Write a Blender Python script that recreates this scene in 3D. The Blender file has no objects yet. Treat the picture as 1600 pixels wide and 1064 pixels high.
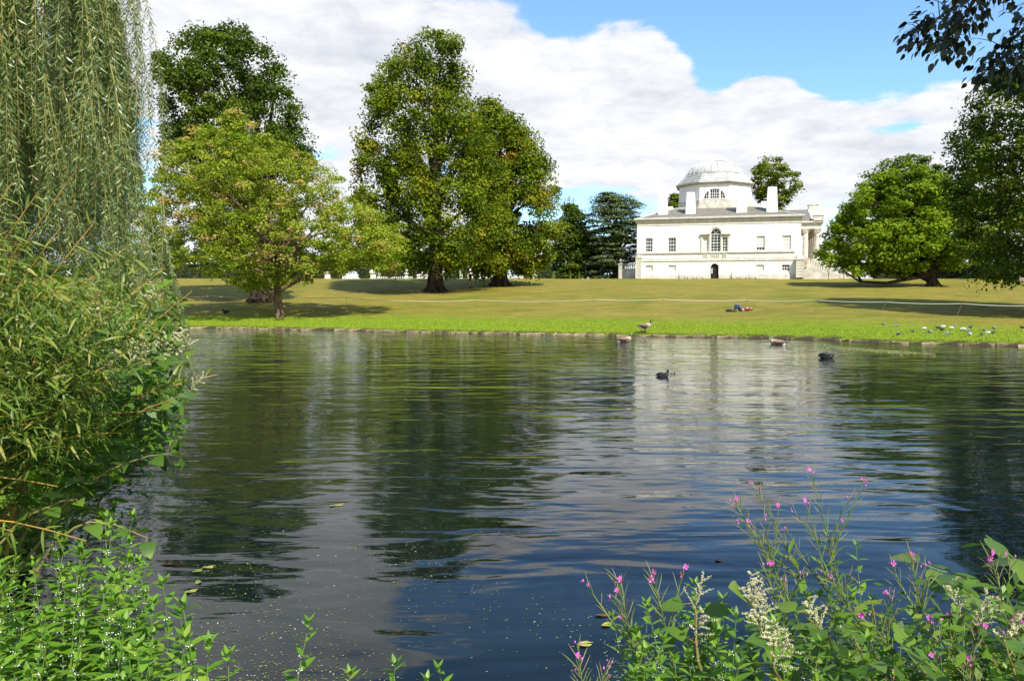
import bpy, math, random
import numpy as np
from mathutils import Vector, Matrix

# ------------------------------------------------------------------ camera, sky, sun, exposure
SC = bpy.context.scene
COL = SC.collection
FPX, PITCH, CAMZ = 1215.0, math.radians(3.25), 2.15
cam = bpy.data.cameras.new('camera')
cam.sensor_fit = 'HORIZONTAL'; cam.sensor_width = 36.0; cam.lens = 36.0 * FPX / 1600.0
cam.clip_start = 0.05; cam.clip_end = 9000
camo = bpy.data.objects.new('camera', cam); COL.objects.link(camo)
camo.location = (0, 0, CAMZ); camo.rotation_euler = (math.radians(90) - PITCH, 0, 0)
SC.camera = camo

SUN_AZ, SUN_EL = math.radians(26), math.radians(47)      # right of straight behind the camera
SUNV = Vector((math.sin(SUN_AZ) * math.cos(SUN_EL), -math.cos(SUN_AZ) * math.cos(SUN_EL), math.sin(SUN_EL)))
sun = bpy.data.lights.new('sun', 'SUN'); sun.energy = 5.0; sun.angle = math.radians(0.53); sun.color = (1.0, 0.95, 0.86)
suno = bpy.data.objects.new('sun', sun); COL.objects.link(suno)
suno.rotation_euler = SUNV.to_track_quat('Z', 'Y').to_euler(); suno.location = (20, -40, 60)
SC.view_settings.view_transform = 'Standard'; SC.view_settings.look = 'None'
SC.view_settings.gamma = 1.0; SC.view_settings.use_curve_mapping = False
SC.view_settings.exposure = 0.5

world = bpy.data.worlds.new('World'); SC.world = world; world.use_nodes = True
def build_sky():
    nt = world.node_tree; nt.nodes.clear(); L = nt.links.new
    def N(t, **k):
        n = nt.nodes.new(t)
        for a, v in k.items(): setattr(n, a, v)
        return n
    def M(op, a, b=None, c=None, clamp=False):
        n = N('ShaderNodeMath', operation=op, use_clamp=clamp)
        for i, v in enumerate((a, b, c)):
            if v is None: continue
            if isinstance(v, (int, float)): n.inputs[i].default_value = v
            else: L(v, n.inputs[i])
        return n.outputs[0]
    out = N('ShaderNodeOutputWorld'); bg = N('ShaderNodeBackground'); bg.inputs['Strength'].default_value = 0.1
    sky = N('ShaderNodeTexSky', sky_type='NISHITA', sun_disc=False, sun_elevation=SUN_EL, sun_rotation=math.pi - SUN_AZ,
            altitude=50, air_density=1.0, dust_density=0.6, ozone_density=2.5)
    tc = N('ShaderNodeTexCoord'); sep = N('ShaderNodeSeparateXYZ'); L(tc.outputs['Generated'], sep.inputs[0])
    X, Y, Z = sep.outputs
    Zc = M('MAXIMUM', Z, 0.0)
    az = M('ARCTAN2', X, Y); el = M('ARCSINE', M('MINIMUM', Zc, 0.999))
    # cloud layer seen in perspective: direction projected on a shallow shell
    k = M('DIVIDE', 1.0, M('ADD', Zc, 0.16))
    comb = N('ShaderNodeCombineXYZ'); L(M('MULTIPLY', X, k), comb.inputs[0]); L(M('MULTIPLY', Y, k), comb.inputs[1])
    L(M('MULTIPLY', Zc, 1.2), comb.inputs[2])
    def noise(scale, detail, rough, off, dist=0.0):
        mp = N('ShaderNodeMapping'); mp.inputs['Location'].default_value = off; L(comb.outputs[0], mp.inputs['Vector'])
        n = N('ShaderNodeTexNoise'); n.inputs['Scale'].default_value = scale; n.inputs['Detail'].default_value = detail
        n.inputs['Roughness'].default_value = rough; n.inputs['Distortion'].default_value = dist
        L(mp.outputs[0], n.inputs['Vector']); return n.outputs['Fac']
    n1 = noise(1.15, 9, 0.56, (3.1, 1.7, 0.4), 0.25)
    n2 = noise(0.55, 4, 0.5, (8.2, 4.4, 1.1))
    n3 = noise(3.2, 7, 0.6, (1.2, 7.7, 2.3), 0.3)
    n4 = noise(7.5, 6, 0.6, (5.2, 2.7, 6.3), 0.5)
    cov = M('ADD', M('MULTIPLY', M('SUBTRACT', n1, 0.5), 2.1), M('MULTIPLY', M('SUBTRACT', n3, 0.5), 1.45))
    cov = M('ADD', cov, M('MULTIPLY', M('SUBTRACT', n2, 0.5), 0.8))
    cov = M('ADD', cov, M('MULTIPLY', M('SUBTRACT', n4, 0.5), 0.55))
    cov = M('ADD', cov, 0.33)
    # the openings of blue and the cloud banks of this day, as directions (photo px -> azimuth, elevation)
    def spot(px, py, wx, wy, amt):
        nonlocal cov
        a0 = math.atan((px - 800) / FPX); e0 = math.atan((463 - py) / FPX * math.cos(a0))
        da = M('DIVIDE', M('SUBTRACT', az, a0), wx / FPX); de = M('DIVIDE', M('SUBTRACT', el, e0), wy / FPX)
        g = M('EXPONENT', M('MULTIPLY', M('ADD', M('MULTIPLY', da, da), M('MULTIPLY', de, de)), -1.0))
        cov = M('ADD', cov, M('MULTIPLY', g, amt))
    for s in SKY_SPOTS: spot(*s)
    # broken cover: gaps between clouds look wider overhead than near the horizon
    hi = N('ShaderNodeMapRange', interpolation_type='SMOOTHSTEP'); hi.inputs['From Min'].default_value = 0.30; hi.inputs['From Max'].default_value = 0.72; hi.inputs['To Max'].default_value = -0.62; L(el, hi.inputs['Value'])
    cov = M('ADD', cov, hi.outputs[0])
    mask = N('ShaderNodeMapRange', interpolation_type='SMOOTHSTEP'); mask.inputs['From Min'].default_value = -0.06; mask.inputs['From Max'].default_value = 0.26
    L(cov, mask.inputs['Value'])
    # cloud brightness: thin edges and sunlit billows white, thick bases light grey
    sh = M('ADD', M('ADD', M('MULTIPLY', n3, 0.55), M('MULTIPLY', n4, 0.35)), M('MULTIPLY', n1, 0.3))
    ramp = N('ShaderNodeValToRGB'); L(sh, ramp.inputs[0])
    ramp.color_ramp.elements[0].position = 0.44; ramp.color_ramp.elements[0].color = (4.9, 5.15, 5.7, 1)
    ramp.color_ramp.elements[1].position = 0.75; ramp.color_ramp.elements[1].color = (8.2, 8.2, 8.3, 1)
    tint = N('ShaderNodeMix', data_type='RGBA', blend_type='MULTIPLY'); tint.inputs['Factor'].default_value = 1.0
    L(sky.outputs[0], tint.inputs['A']); tint.inputs['B'].default_value = SKY_TINT
    mx = N('ShaderNodeMix', data_type='RGBA'); L(mask.outputs[0], mx.inputs['Factor'])
    L(tint.outputs['Result'], mx.inputs['A']); L(ramp.outputs[0], mx.inputs['B'])
    L(mx.outputs['Result'], bg.inputs['Color']); L(bg.outputs[0], out.inputs['Surface'])
SKY_TINT = (1.38, 1.66, 1.84, 1)
SKY_SPOTS = [(1130, 55, 170, 55, -1.1), (1330, 60, 200, 75, -1.5), (1500, 20, 160, 60, -0.9), (1380, 150, 110, 40, -0.5),
             (880, 25, 45, 30, -0.8), (1150, -330, 700, 230, -1.2), (860, -560, 330, 150, -0.9),
             (620, 130, 420, 130, 0.55), (980, 150, 130, 90, 0.5), (1200, 190, 170, 60, 0.75), (1480, 170, 120, 60, 0.5), (1250, 290, 300, 60, 0.5),
             (930, 325, 110, 40, -0.7), (215, 215, 60, 50, -0.6), (490, 245, 60, 25, -0.42), (1290, 335, 60, 40, -0.5), (520, 265, 40, 15, 0.3),
             (520, -140, 380, 110, 0.45), (1050, -60, 260, 90, -0.5), (1010, 80, 70, 55, 0.8), (1200, 140, 55, 36, 0.7), (1110, 145, 45, 30, -0.55), (1285, 135, 50, 22, -0.5), (965, 165, 26, 40, -0.6), (1395, 205, 70, 13, -0.6), (870, 35, 40, 30, -0.5), (860, 210, 30, 25, -0.3)]
build_sky()
world.cycles.sampling_method = 'MANUAL'; world.cycles.sample_map_resolution = 1024

# ------------------------------------------------------------------ helpers
def at(px, py, d):
    """Point of the place at depth d (metres along +y) seen at photo pixel px, py."""
    cx = (px - 800) / FPX; cy = -(py - 532) / FPX
    r = Vector((cx, math.cos(PITCH) + cy * math.sin(PITCH), -math.sin(PITCH) + cy * math.cos(PITCH)))
    return Vector((0, 0, CAMZ)) + r * (d / r.y)

def link(o, parent=None):
    COL.objects.link(o)
    if parent is not None: o.parent = parent
    return o
def tag(o, label=None, cat=None, group=None, kind=None):
    if label: o['label'] = label
    if cat: o['category'] = cat
    if group: o['group'] = group
    if kind: o['kind'] = kind
    return o
def empty(name, loc=(0, 0, 0), rz=0.0, label=None, cat=None, group=None):
    o = bpy.data.objects.new(name, None); o.empty_display_size = 0.2
    COL.objects.link(o); o.location = loc; o.rotation_euler = (0, 0, rz)
    return tag(o, label, cat, group)
def mobj(name, me, parent=None, mat4=None, kind=None):
    o = bpy.data.objects.new(name, me); link(o, parent)
    if mat4 is not None: o.matrix_basis = mat4
    if kind: o['kind'] = kind
    return o
KIDS = {}
def kids(o):
    return [c for c in o.children]
def copy_tree(o, loc=None, rz=None, scale=None, label=None):
    c = o.copy(); COL.objects.link(c)
    if loc is not None: c.location = loc
    if rz is not None: c.rotation_euler.z = rz
    if scale is not None: c.scale = (scale,) * 3
    if label: c['label'] = label
    for ch in o.children:
        k = ch.copy(); COL.objects.link(k); k.parent = c
        for g in ch.children:
            q = g.copy(); COL.objects.link(q); q.parent = k
    return c

class MB:
    """Collects simple shapes, builds one mesh."""
    def __init__(s): s.v = []; s.f = []; s.m = []; s.cur = 0
    def add(s, vs, fs):
        b = len(s.v); s.v += [tuple(p) for p in vs]
        for f in fs: s.f.append([i + b for i in f]); s.m.append(s.cur)
    def box(s, x0, y0, z0, x1, y1, z1, tx=0.0, ty=0.0):
        """box; tx, ty pull the top face in (a tapered block)"""
        s.add([(x0, y0, z0), (x1, y0, z0), (x1, y1, z0), (x0, y1, z0), (x0 + tx, y0 + ty, z1), (x1 - tx, y0 + ty, z1), (x1 - tx, y1 - ty, z1), (x0 + tx, y1 - ty, z1)],
              [(0, 3, 2, 1), (4, 5, 6, 7), (0, 1, 5, 4), (1, 2, 6, 5), (2, 3, 7, 6), (3, 0, 4, 7)])
    def quad(s, a, b, c, d): s.add([a, b, c, d], [(0, 1, 2, 3)])
    def poly(s, pts): s.add(pts, [tuple(range(len(pts)))])
    def tube(s, pts, rad, n=6, caps=True):
        pts = [Vector(p) for p in pts]
        if isinstance(rad, (int, float)): rad = [rad] * len(pts)
        vs = []; up = Vector((0.13, 0.21, 1)).normalized()
        for i, p in enumerate(pts):
            t = (pts[min(i + 1, len(pts) - 1)] - pts[max(i - 1, 0)]).normalized()
            u = up if abs(t.dot(up)) < 0.93 else Vector((1, 0.2, 0.1)).normalized()
            a = t.cross(u).normalized(); b = t.cross(a)
            for k in range(n):
                q = 2 * math.pi * k / n
                vs.append(p + (a * math.cos(q) + b * math.sin(q)) * rad[i])
        fs = []
        for i in range(len(pts) - 1):
            for k in range(n):
                fs.append((i * n + k, i * n + (k + 1) % n, (i + 1) * n + (k + 1) % n, (i + 1) * n + k))
        if caps:
            fs.append(tuple(range(n))[::-1]); fs.append(tuple((len(pts) - 1) * n + k for k in range(n)))
        s.add(vs, fs)
    def lathe(s, prof, n=12, c=(0, 0, 0), ang0=0.0):
        vs = []
        for r, z in prof:
            for k in range(n):
                q = ang0 + 2 * math.pi * k / n
                vs.append((c[0] + r * math.cos(q), c[1] + r * math.sin(q), c[2] + z))
        fs = []
        for i in range(len(prof) - 1):
            for k in range(n):
                fs.append((i * n + k, i * n + (k + 1) % n, (i + 1) * n + (k + 1) % n, (i + 1) * n + k))
        fs.append(tuple(range(n))[::-1]); fs.append(tuple((len(prof) - 1) * n + k for k in range(n)))
        s.add(vs, fs)
    def prism(s, poly, d, z0, z1): pass
    def mesh(s, name, mats, smooth=False):
        me = bpy.data.meshes.new(name); me.from_pydata(s.v, [], s.f)
        for m in (mats if isinstance(mats, (list, tuple)) else [mats]): me.materials.append(m)
        me.polygons.foreach_set('material_index', s.m)
        if smooth: me.polygons.foreach_set('use_smooth', [True] * len(s.f))
        me.update(); return me
    def build(s, name, mats, parent=None, smooth=False, kind=None):
        return mobj(name, s.mesh(name, mats, smooth), parent, None, kind)

def np_mesh(name, V, F, mat, tint=None, smooth=False):
    """mesh from numpy: V (n,3), F (m,k) with k corners each"""
    me = bpy.data.meshes.new(name); n, k = len(V), F.shape[1]
    me.vertices.add(n); me.vertices.foreach_set('co', np.ascontiguousarray(V, dtype=np.float32).ravel())
    me.loops.add(F.size); me.loops.foreach_set('vertex_index', np.ascontiguousarray(F, dtype=np.int32).ravel())
    me.polygons.add(len(F)); me.polygons.foreach_set('loop_start', np.arange(0, F.size, k, dtype=np.int32))
    if tint is not None:
        at_ = me.attributes.new('tint', 'FLOAT', 'POINT'); at_.data.foreach_set('value', np.ascontiguousarray(tint, dtype=np.float32))
    if smooth: me.polygons.foreach_set('use_smooth', np.ones(len(F), dtype=bool))
    me.materials.append(mat); me.update(calc_edges=True); me.validate(); return me

def norm(a): return a / np.maximum(np.linalg.norm(a, axis=-1, keepdims=True), 1e-9)
def rhombs(P, Nn, Ln, Wd, rng, T=None):
    """leaf-sized rhombic faces: centres P, normals Nn, length Ln, width Wd; slightly folded"""
    n = len(P)
    if T is None: T = rng.normal(size=(n, 3))
    T = norm(T - Nn * np.sum(T * Nn, axis=1, keepdims=True)); B = np.cross(Nn, T)
    Ln = np.broadcast_to(np.asarray(Ln), (n,))[:, None]; Wd = np.broadcast_to(np.asarray(Wd), (n,))[:, None]
    V = np.empty((n, 4, 3)); V[:, 0] = P - T * Ln * .5; V[:, 1] = P + B * Wd * .5 - Nn * Wd * .12 - T * Ln * .08
    V[:, 2] = P + T * Ln * .5 - Nn * Ln * .15; V[:, 3] = P - B * Wd * .5 - Nn * Wd * .12 - T * Ln * .08
    F = np.arange(n * 4).reshape(n, 4)
    return V.reshape(-1, 3), F

# ------------------------------------------------------------------ materials
def newmat(name):
    m = bpy.data.materials.new(name); m.use_nodes = True; nt = m.node_tree; nt.nodes.clear()
    return m, nt, nt.nodes.new('ShaderNodeOutputMaterial')
def mat(name, c, rough=0.7, c2=None, scale=4.0, spec=0.3, bump=0.0, bscale=None, metal=0.0, detail=6, lo=.35, hi=.65, streak=None):
    m, nt, out = newmat(name); L = nt.links.new
    p = nt.nodes.new('ShaderNodeBsdfPrincipled'); L(p.outputs[0], out.inputs[0])
    p.inputs['Base Color'].default_value = (*c, 1); p.inputs['Roughness'].default_value = rough
    p.inputs['Specular IOR Level'].default_value = spec; p.inputs['Metallic'].default_value = metal
    if c2 or bump:
        tc = nt.nodes.new('ShaderNodeTexCoord'); mp = nt.nodes.new('ShaderNodeMapping'); L(tc.outputs['Object'], mp.inputs[0])
        if streak: mp.inputs['Scale'].default_value = streak
    if c2:
        n = nt.nodes.new('ShaderNodeTexNoise'); n.inputs['Scale'].default_value = scale; n.inputs['Detail'].default_value = detail
        L(mp.outputs[0], n.inputs['Vector'])
        r = nt.nodes.new('ShaderNodeValToRGB'); L(n.outputs['Fac'], r.inputs[0])
        r.color_ramp.elements[0].position = lo; r.color_ramp.elements[1].position = hi
        r.color_ramp.elements[0].color = (*c, 1); r.color_ramp.elements[1].color = (*c2, 1)
        L(r.outputs[0], p.inputs['Base Color'])
    if bump:
        n = nt.nodes.new('ShaderNodeTexNoise'); n.inputs['Scale'].default_value = bscale or scale * 3; n.inputs['Detail'].default_value = 8
        L(mp.outputs[0], n.inputs['Vector'])
        b = nt.nodes.new('ShaderNodeBump'); b.inputs['Distance'].default_value = bump; L(n.outputs['Fac'], b.inputs['Height'])
        L(b.outputs[0], p.inputs['Normal'])
    return m
def leafmat(name, stops, source='tint', trans=0.3, rough=0.45, spec=0.35, vein=None):
    """stops: list of (pos, colour); source: 'tint' attribute or per-object random"""
    m, nt, out = newmat(name); L = nt.links.new
    if source == 'tint':
        a = nt.nodes.new('ShaderNodeAttribute'); a.attribute_name = 'tint'; fac = a.outputs['Fac']
    else:
        a = nt.nodes.new('ShaderNodeObjectInfo'); fac = a.outputs['Random']
    r = nt.nodes.new('ShaderNodeValToRGB'); cr = r.color_ramp
    while len(cr.elements) < len(stops): cr.elements.new(0.5)
    for e, (p, c) in zip(cr.elements, stops): e.position = p; e.color = (*c, 1)
    L(fac, r.inputs[0]); col = r.outputs[0]
    if vein:
        tc = nt.nodes.new('ShaderNodeTexCoord'); sp = nt.nodes.new('ShaderNodeSeparateXYZ'); L(tc.outputs['Object'], sp.inputs[0])
        ab = nt.nodes.new('ShaderNodeMath'); ab.operation = 'ABSOLUTE'; L(sp.outputs[0], ab.inputs[0])
        # side veins: slanted bands in (|x|, y)
        sl = nt.nodes.new('ShaderNodeMath'); sl.operation = 'SUBTRACT'; L(sp.outputs[1], sl.inputs[0]); L(ab.outputs[0], sl.inputs[1])
        fr = nt.nodes.new('ShaderNodeMath'); fr.operation = 'PINGPONG'; fr.inputs[1].default_value = 0.06; L(sl.outputs[0], fr.inputs[0])
        lt = nt.nodes.new('ShaderNodeMath'); lt.operation = 'LESS_THAN'; lt.inputs[1].default_value = 0.007; L(fr.outputs[0], lt.inputs[0])
        l2 = nt.nodes.new('ShaderNodeMath'); l2.operation = 'LESS_THAN'; l2.inputs[1].default_value = 0.014; L(ab.outputs[0], l2.inputs[0])
        mxv = nt.nodes.new('ShaderNodeMath'); mxv.operation = 'MAXIMUM'; L(lt.outputs[0], mxv.inputs[0]); L(l2.outputs[0], mxv.inputs[1])
        sc = nt.nodes.new('ShaderNodeMath'); sc.operation = 'MULTIPLY'; sc.inputs[1].default_value = 0.45; L(mxv.outputs[0], sc.inputs[0])
        mc = nt.nodes.new('ShaderNodeMix'); mc.data_type = 'RGBA'; L(sc.outputs[0], mc.inputs['Factor']); L(col, mc.inputs['A']); mc.inputs['B'].default_value = (*vein, 1)
        col = mc.outputs['Result']
    p = nt.nodes.new('ShaderNodeBsdfPrincipled'); p.inputs['Roughness'].default_value = rough; p.inputs['Specular IOR Level'].default_value = spec
    L(col, p.inputs['Base Color'])
    t = nt.nodes.new('ShaderNodeBsdfTranslucent'); g = nt.nodes.new('ShaderNodeMix'); g.data_type = 'RGBA'; g.blend_type = 'MULTIPLY'
    g.inputs['Factor'].default_value = 1.0; L(col, g.inputs['A']); g.inputs['B'].default_value = (1.5, 1.5, 0.7, 1); L(g.outputs['Result'], t.inputs['Color'])
    mx = nt.nodes.new('ShaderNodeMixShader'); mx.inputs[0].default_value = trans
    L(p.outputs[0], mx.inputs[1]); L(t.outputs[0], mx.inputs[2]); L(mx.outputs[0], out.inputs[0])
    return m
# ------------------------------------------------------------------ lake outline and terrain
FAR = [(330, 513), (420, 514.5), (500, 516), (600, 518), (700, 520), (800, 522), (900, 524), (1050, 526), (1180, 528), (1290, 531), (1370, 536), (1480, 538), (1600, 541.5)]
far_pts = []
for px, py in FAR:
    p = at(px, py, 10); t = CAMZ / (CAMZ - p.z); far_pts.append((p.x * t, p.y * t))
far_pts = [(-95, 60), (-60, 57.5), (-40, 55), (-29, 53.5)] + far_pts + [(29, 32.4), (36, 31.5), (50, 31), (95, 29)]
near_pts = [(95, 9), (40, 5.5), (12, 4.3), (5, 3.9), (2.6, 3.6), (1.5, 3.35), (0.6, 3.1), (0.0, 2.95), (-0.6, 3.0), (-1.3, 3.45), (-1.9, 3.9), (-2.5, 4.4), (-3.6, 5.1), (-4.3, 6.2), (-4.6, 8.5), (-5.0, 11.3), (-7, 12.6), (-12, 12.6), (-25, 13), (-95, 16)]
LAKE = np.array(far_pts + near_pts)
def lake_sd(X, Y):
    """signed distance to the lake outline, positive on land"""
    P = np.stack([X, Y], -1); best = np.full(X.shape, 1e9); inside = np.zeros(X.shape, bool)
    A = LAKE; B = np.roll(LAKE, -1, axis=0)
    for a, b in zip(A, B):
        d = b - a; t = np.clip(((P - a) @ d) / (d @ d), 0, 1)
        q = a + t[..., None] * d; best = np.minimum(best, np.hypot(P[..., 0] - q[..., 0], P[..., 1] - q[..., 1]))
        c = (a[1] > Y) != (b[1] > Y)
        with np.errstate(divide='ignore', invalid='ignore'):
            inside ^= c & (X < (b[0] - a[0]) * (Y - a[1]) / (b[1] - a[1] + 1e-12) + a[0])
    return np.where(inside, -best, best)
fx = np.array([p[0] for p in far_pts]); fy = np.array([p[1] for p in far_pts])
def sstep(x): x = np.clip(x, 0, 1); return x * x * (3 - 2 * x)
def terrain(X, Y):
    X = np.asarray(X, float); Y = np.asarray(Y, float); sd = lake_sd(X, Y)
    yb = np.interp(X, fx, fy)
    t = (Y - yb) / (102.0 - yb)
    zf = 0.17 + 4.33 * np.where(t < 0.93, np.clip(t, 0, 1), 0.93 + 0.07 * np.sin(np.clip((t - 0.93) / 0.11, 0, 1) * math.pi / 2))
    zf = np.where(Y > 99, np.maximum(zf, 0), zf)
    und = 0.05 * np.sin(X * 0.31 + Y * 0.17) * np.sin(Y * 0.23 - X * 0.11) * np.clip(sd / 6, 0, 1)
    zn = 0.52 * sstep(sd / 0.7) + 0.05 * np.sin(X * 2.1) * np.sin(Y * 1.7) * np.clip(sd, 0, 1)
    w = sstep((Y - 18) / 14)
    land = zn * (1 - w) + (zf + und) * w
    bed = -1.1 * sstep(-sd / 3.5) - 0.02
    edge = np.where(Y > 25, 0.12, 0.0)
    return np.where(sd > edge, land, bed), sd
def gz(x, y): return float(terrain(np.array([x]), np.array([y]))[0][0])
def ground_at(px, py, d0=30, d1=140):
    """where the sight line through a photo pixel meets the far lawn"""
    ds = np.linspace(d0, d1, 900); p = at(px, py, 1.0); r = (p - Vector((0, 0, CAMZ)))
    z, _ = terrain(r.x * ds, ds); s = (CAMZ + r.z * ds) - z
    i = np.argmax(s < 0) if (s < 0).any() else np.argmin(s)
    return Vector((r.x * ds[i], ds[i], float(z[i])))

def lawn_material():
    m, nt, out = newmat('lawn grass'); L = nt.links.new
    def N(t): return nt.nodes.new(t)
    geo = N('ShaderNodeNewGeometry'); at_ = N('ShaderNodeAttribute'); at_.attribute_name = 'bank'
    def noise(scale, detail, st=(1, 1, 1), rough=.55):
        mp = N('ShaderNodeMapping'); mp.inputs['Scale'].default_value = st; L(geo.outputs['Position'], mp.inputs[0])
        n = N('ShaderNodeTexNoise'); n.inputs['Scale'].default_value = scale; n.inputs['Detail'].default_value = detail; n.inputs['Roughness'].default_value = rough
        L(mp.outputs[0], n.inputs['Vector']); return n.outputs['Fac']
    def ramp(f, stops):
        r = N('ShaderNodeValToRGB')
        while len(r.color_ramp.elements) < len(stops): r.color_ramp.elements.new(.5)
        for e, (p, c) in zip(r.color_ramp.elements, stops): e.position = p; e.color = (*c, 1)
        L(f, r.inputs[0]); return r.outputs[0]
    def mix(f, a, b, bt='MIX'):
        x = N('ShaderNodeMix'); x.data_type = 'RGBA'; x.blend_type = bt
        if isinstance(f, float): x.inputs['Factor'].default_value = f
        else: L(f, x.inputs['Factor'])
        L(a, x.inputs['A']); L(b, x.inputs['B']); return x.outputs['Result']
    def math_(op, a, b):
        x = N('ShaderNodeMath'); x.operation = op
        for i, v in enumerate((a, b)):
            if isinstance(v, (int, float)): x.inputs[i].default_value = v
            else: L(v, x.inputs[i])
        return x.outputs[0]
    lush = ramp(noise(1.3, 8), [(.3, (.115, .180, .007)), (.5, (.165, .235, .011)), (.72, (.215, .27, .018))])
    dry = ramp(noise(.16, 7, (1, 1.6, 1)), [(.28, (.125, .160, .016)), (.40, (.190, .188, .026)), (.54, (.262, .212, .046)), (.64, (.195, .192, .028)), (.75, (.145, .172, .018))])
    worn = ramp(noise(.5, 9, (1, 2.2, 1), .7), [(.32, (.55, .60, .50)), (.65, (1.22, 1.15, 1.05))])
    dry = mix(.8, dry, worn, 'MULTIPLY')
    bd = math_('ADD', at_.outputs['Fac'], math_('MULTIPLY', math_('SUBTRACT', noise(.35, 6), .5), 3.0))
    f = N('ShaderNodeMapRange'); f.interpolation_type = 'SMOOTHSTEP'; f.inputs['From Min'].default_value = 3.2; f.inputs['From Max'].default_value = 10.5
    L(bd, f.inputs['Value'])
    col = mix(f.outputs[0], lush, dry)
    fine = ramp(noise(9, 6), [(.25, (.5, .53, .45)), (.75, (1.4, 1.36, 1.3))])
    col = mix(.75, col, fine, 'MULTIPLY')
    # bare mud where the sheet runs under water and at the waterline
    mud = N('ShaderNodeRGB'); mud.outputs[0].default_value = (.06, .045, .025, 1)
    w = N('ShaderNodeMapRange'); w.inputs['From Min'].default_value = 0.0; w.inputs['From Max'].default_value = 0.35; L(at_.outputs['Fac'], w.inputs['Value'])
    col = mix(w.outputs[0], mud.outputs[0], col)
    p = N('ShaderNodeBsdfPrincipled'); p.inputs['Roughness'].default_value = .85; p.inputs['Specular IOR Level'].default_value = .12
    L(col, p.inputs['Base Color']); L(p.outputs[0], out.inputs[0])
    b = N('ShaderNodeBump'); b.inputs['Distance'].default_value = .12; L(noise(3.5, 9, rough=.7), b.inputs['Height']); L(b.outputs[0], p.inputs['Normal'])
    return m
def axis(*segs):
    a = []
    for lo, hi, st in segs: a += list(np.arange(lo, hi, st))
    return np.array(a + [segs[-1][1]])
gx = axis((-4000, -400, 600), (-400, -100, 20), (-100, -24, 2), (-24, -6, 1), (-6, 6, .2), (6, 40, 1), (40, 100, 2), (100, 400, 20), (400, 4000, 600))
gy = axis((-300, -20, 40), (-20, -2, 2), (-2, 7, .2), (7, 29, 1), (29, 62, .3), (62, 118, 1.2), (118, 300, 12), (300, 6000, 500))
GX, GY = np.meshgrid(gx, gy); GZ, GS = terrain(GX, GY)
nxx, nyy = len(gx), len(gy); idx = np.arange(nxx * nyy).reshape(nyy, nxx)
GF = np.stack([idx[:-1, :-1], idx[:-1, 1:], idx[1:, 1:], idx[1:, :-1]], -1).reshape(-1, 4)
gme = np_mesh('ground', np.stack([GX, GY, GZ], -1).reshape(-1, 3), GF, lawn_material(), smooth=True)
ba = gme.attributes.new('bank', 'FLOAT', 'POINT'); ba.data.foreach_set('value', GS.astype(np.float32).ravel())
tag(mobj('ground', gme), kind='structure')

def water_material():
    m, nt, out = newmat('lake water'); L = nt.links.new
    def N(t): return nt.nodes.new(t)
    geo = N('ShaderNodeNewGeometry')
    def math_(op, a, b):
        x = N('ShaderNodeMath'); x.operation = op
        for i, v in enumerate((a, b)):
            if isinstance(v, (int, float)): x.inputs[i].default_value = v
            else: L(v, x.inputs[i])
        return x.outputs[0]
    def noise(scl, rot, detail, dist=0.0, rough=.5, off=0.0):
        mp = N('ShaderNodeMapping'); mp.inputs['Scale'].default_value = (*scl, 1); mp.inputs['Rotation'].default_value = (0, 0, math.radians(rot)); mp.inputs['Location'].default_value = (off, off * .7, 0)
        L(geo.outputs['Position'], mp.inputs[0])
        n = N('ShaderNodeTexNoise'); n.inputs['Scale'].default_value = 1.0; n.inputs['Detail'].default_value = detail; n.inputs['Distortion'].default_value = dist; n.inputs['Roughness'].default_value = rough
        L(mp.outputs[0], n.inputs['Vector']); return n.outputs['Fac']
    sp = N('ShaderNodeSeparateXYZ'); L(geo.outputs['Position'], sp.inputs[0])
    calm = N('ShaderNodeMapRange'); calm.interpolation_type = 'SMOOTHSTEP'; calm.inputs['From Min'].default_value = 3.4; calm.inputs['From Max'].default_value = 10.0
    calm.inputs['To Min'].default_value = 0.11; calm.inputs['To Max'].default_value = 1.0; L(sp.outputs[1], calm.inputs['Value'])
    gust = N('ShaderNodeMapRange'); gust.inputs['From Min'].default_value = .35; gust.inputs['From Max'].default_value = .65; gust.inputs['To Min'].default_value = .45; gust.inputs['To Max'].default_value = 1.3
    L(noise((.11, .2), 8, 3, off=4.0), gust.inputs['Value'])
    swell = math_('MULTIPLY', noise((.38, .8), 18, 2, .9), 0.030)
    rip = math_('MULTIPLY', noise((.55, 1.75), 10, 2, .7, .5, 2.0), 0.036)
    rip2 = math_('MULTIPLY', noise((1.8, 6.5), -6, 3, .2, .5, 6.0), 0.0058)
    h = math_('ADD', math_('MULTIPLY', math_('ADD', rip, rip2), math_('MULTIPLY', calm.outputs[0], gust.outputs[0])), math_('MULTIPLY', swell, 1.05))
    b = N('ShaderNodeBump'); b.inputs['Distance'].default_value = 1.0; b.inputs['Strength'].default_value = 1.0; L(h, b.inputs['Height'])
    p = N('ShaderNodeBsdfPrincipled'); p.inputs['IOR'].default_value = 1.333; p.inputs['Roughness'].default_value = .02
    # peaty water with cloudy greenish silt near the bank
    r = N('ShaderNodeValToRGB'); r.color_ramp.elements[0].position = .35; r.color_ramp.elements[1].position = .7
    r.color_ramp.elements[0].color = (.0025, .006, .008, 1); r.color_ramp.elements[1].color = (.006, .013, .010, 1); L(noise((.45, .5), 0, 5), r.inputs[0])
    L(r.outputs[0], p.inputs['Base Color']); L(b.outputs[0], p.inputs['Normal']); L(p.outputs[0], out.inputs[0])
    return m
wm = MB(); wm.quad((-110, 1.0, 0), (110, 1.0, 0), (110, 64, 0), (-110, 64, 0))
tag(wm.build('water', water_material()), kind='structure')

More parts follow.
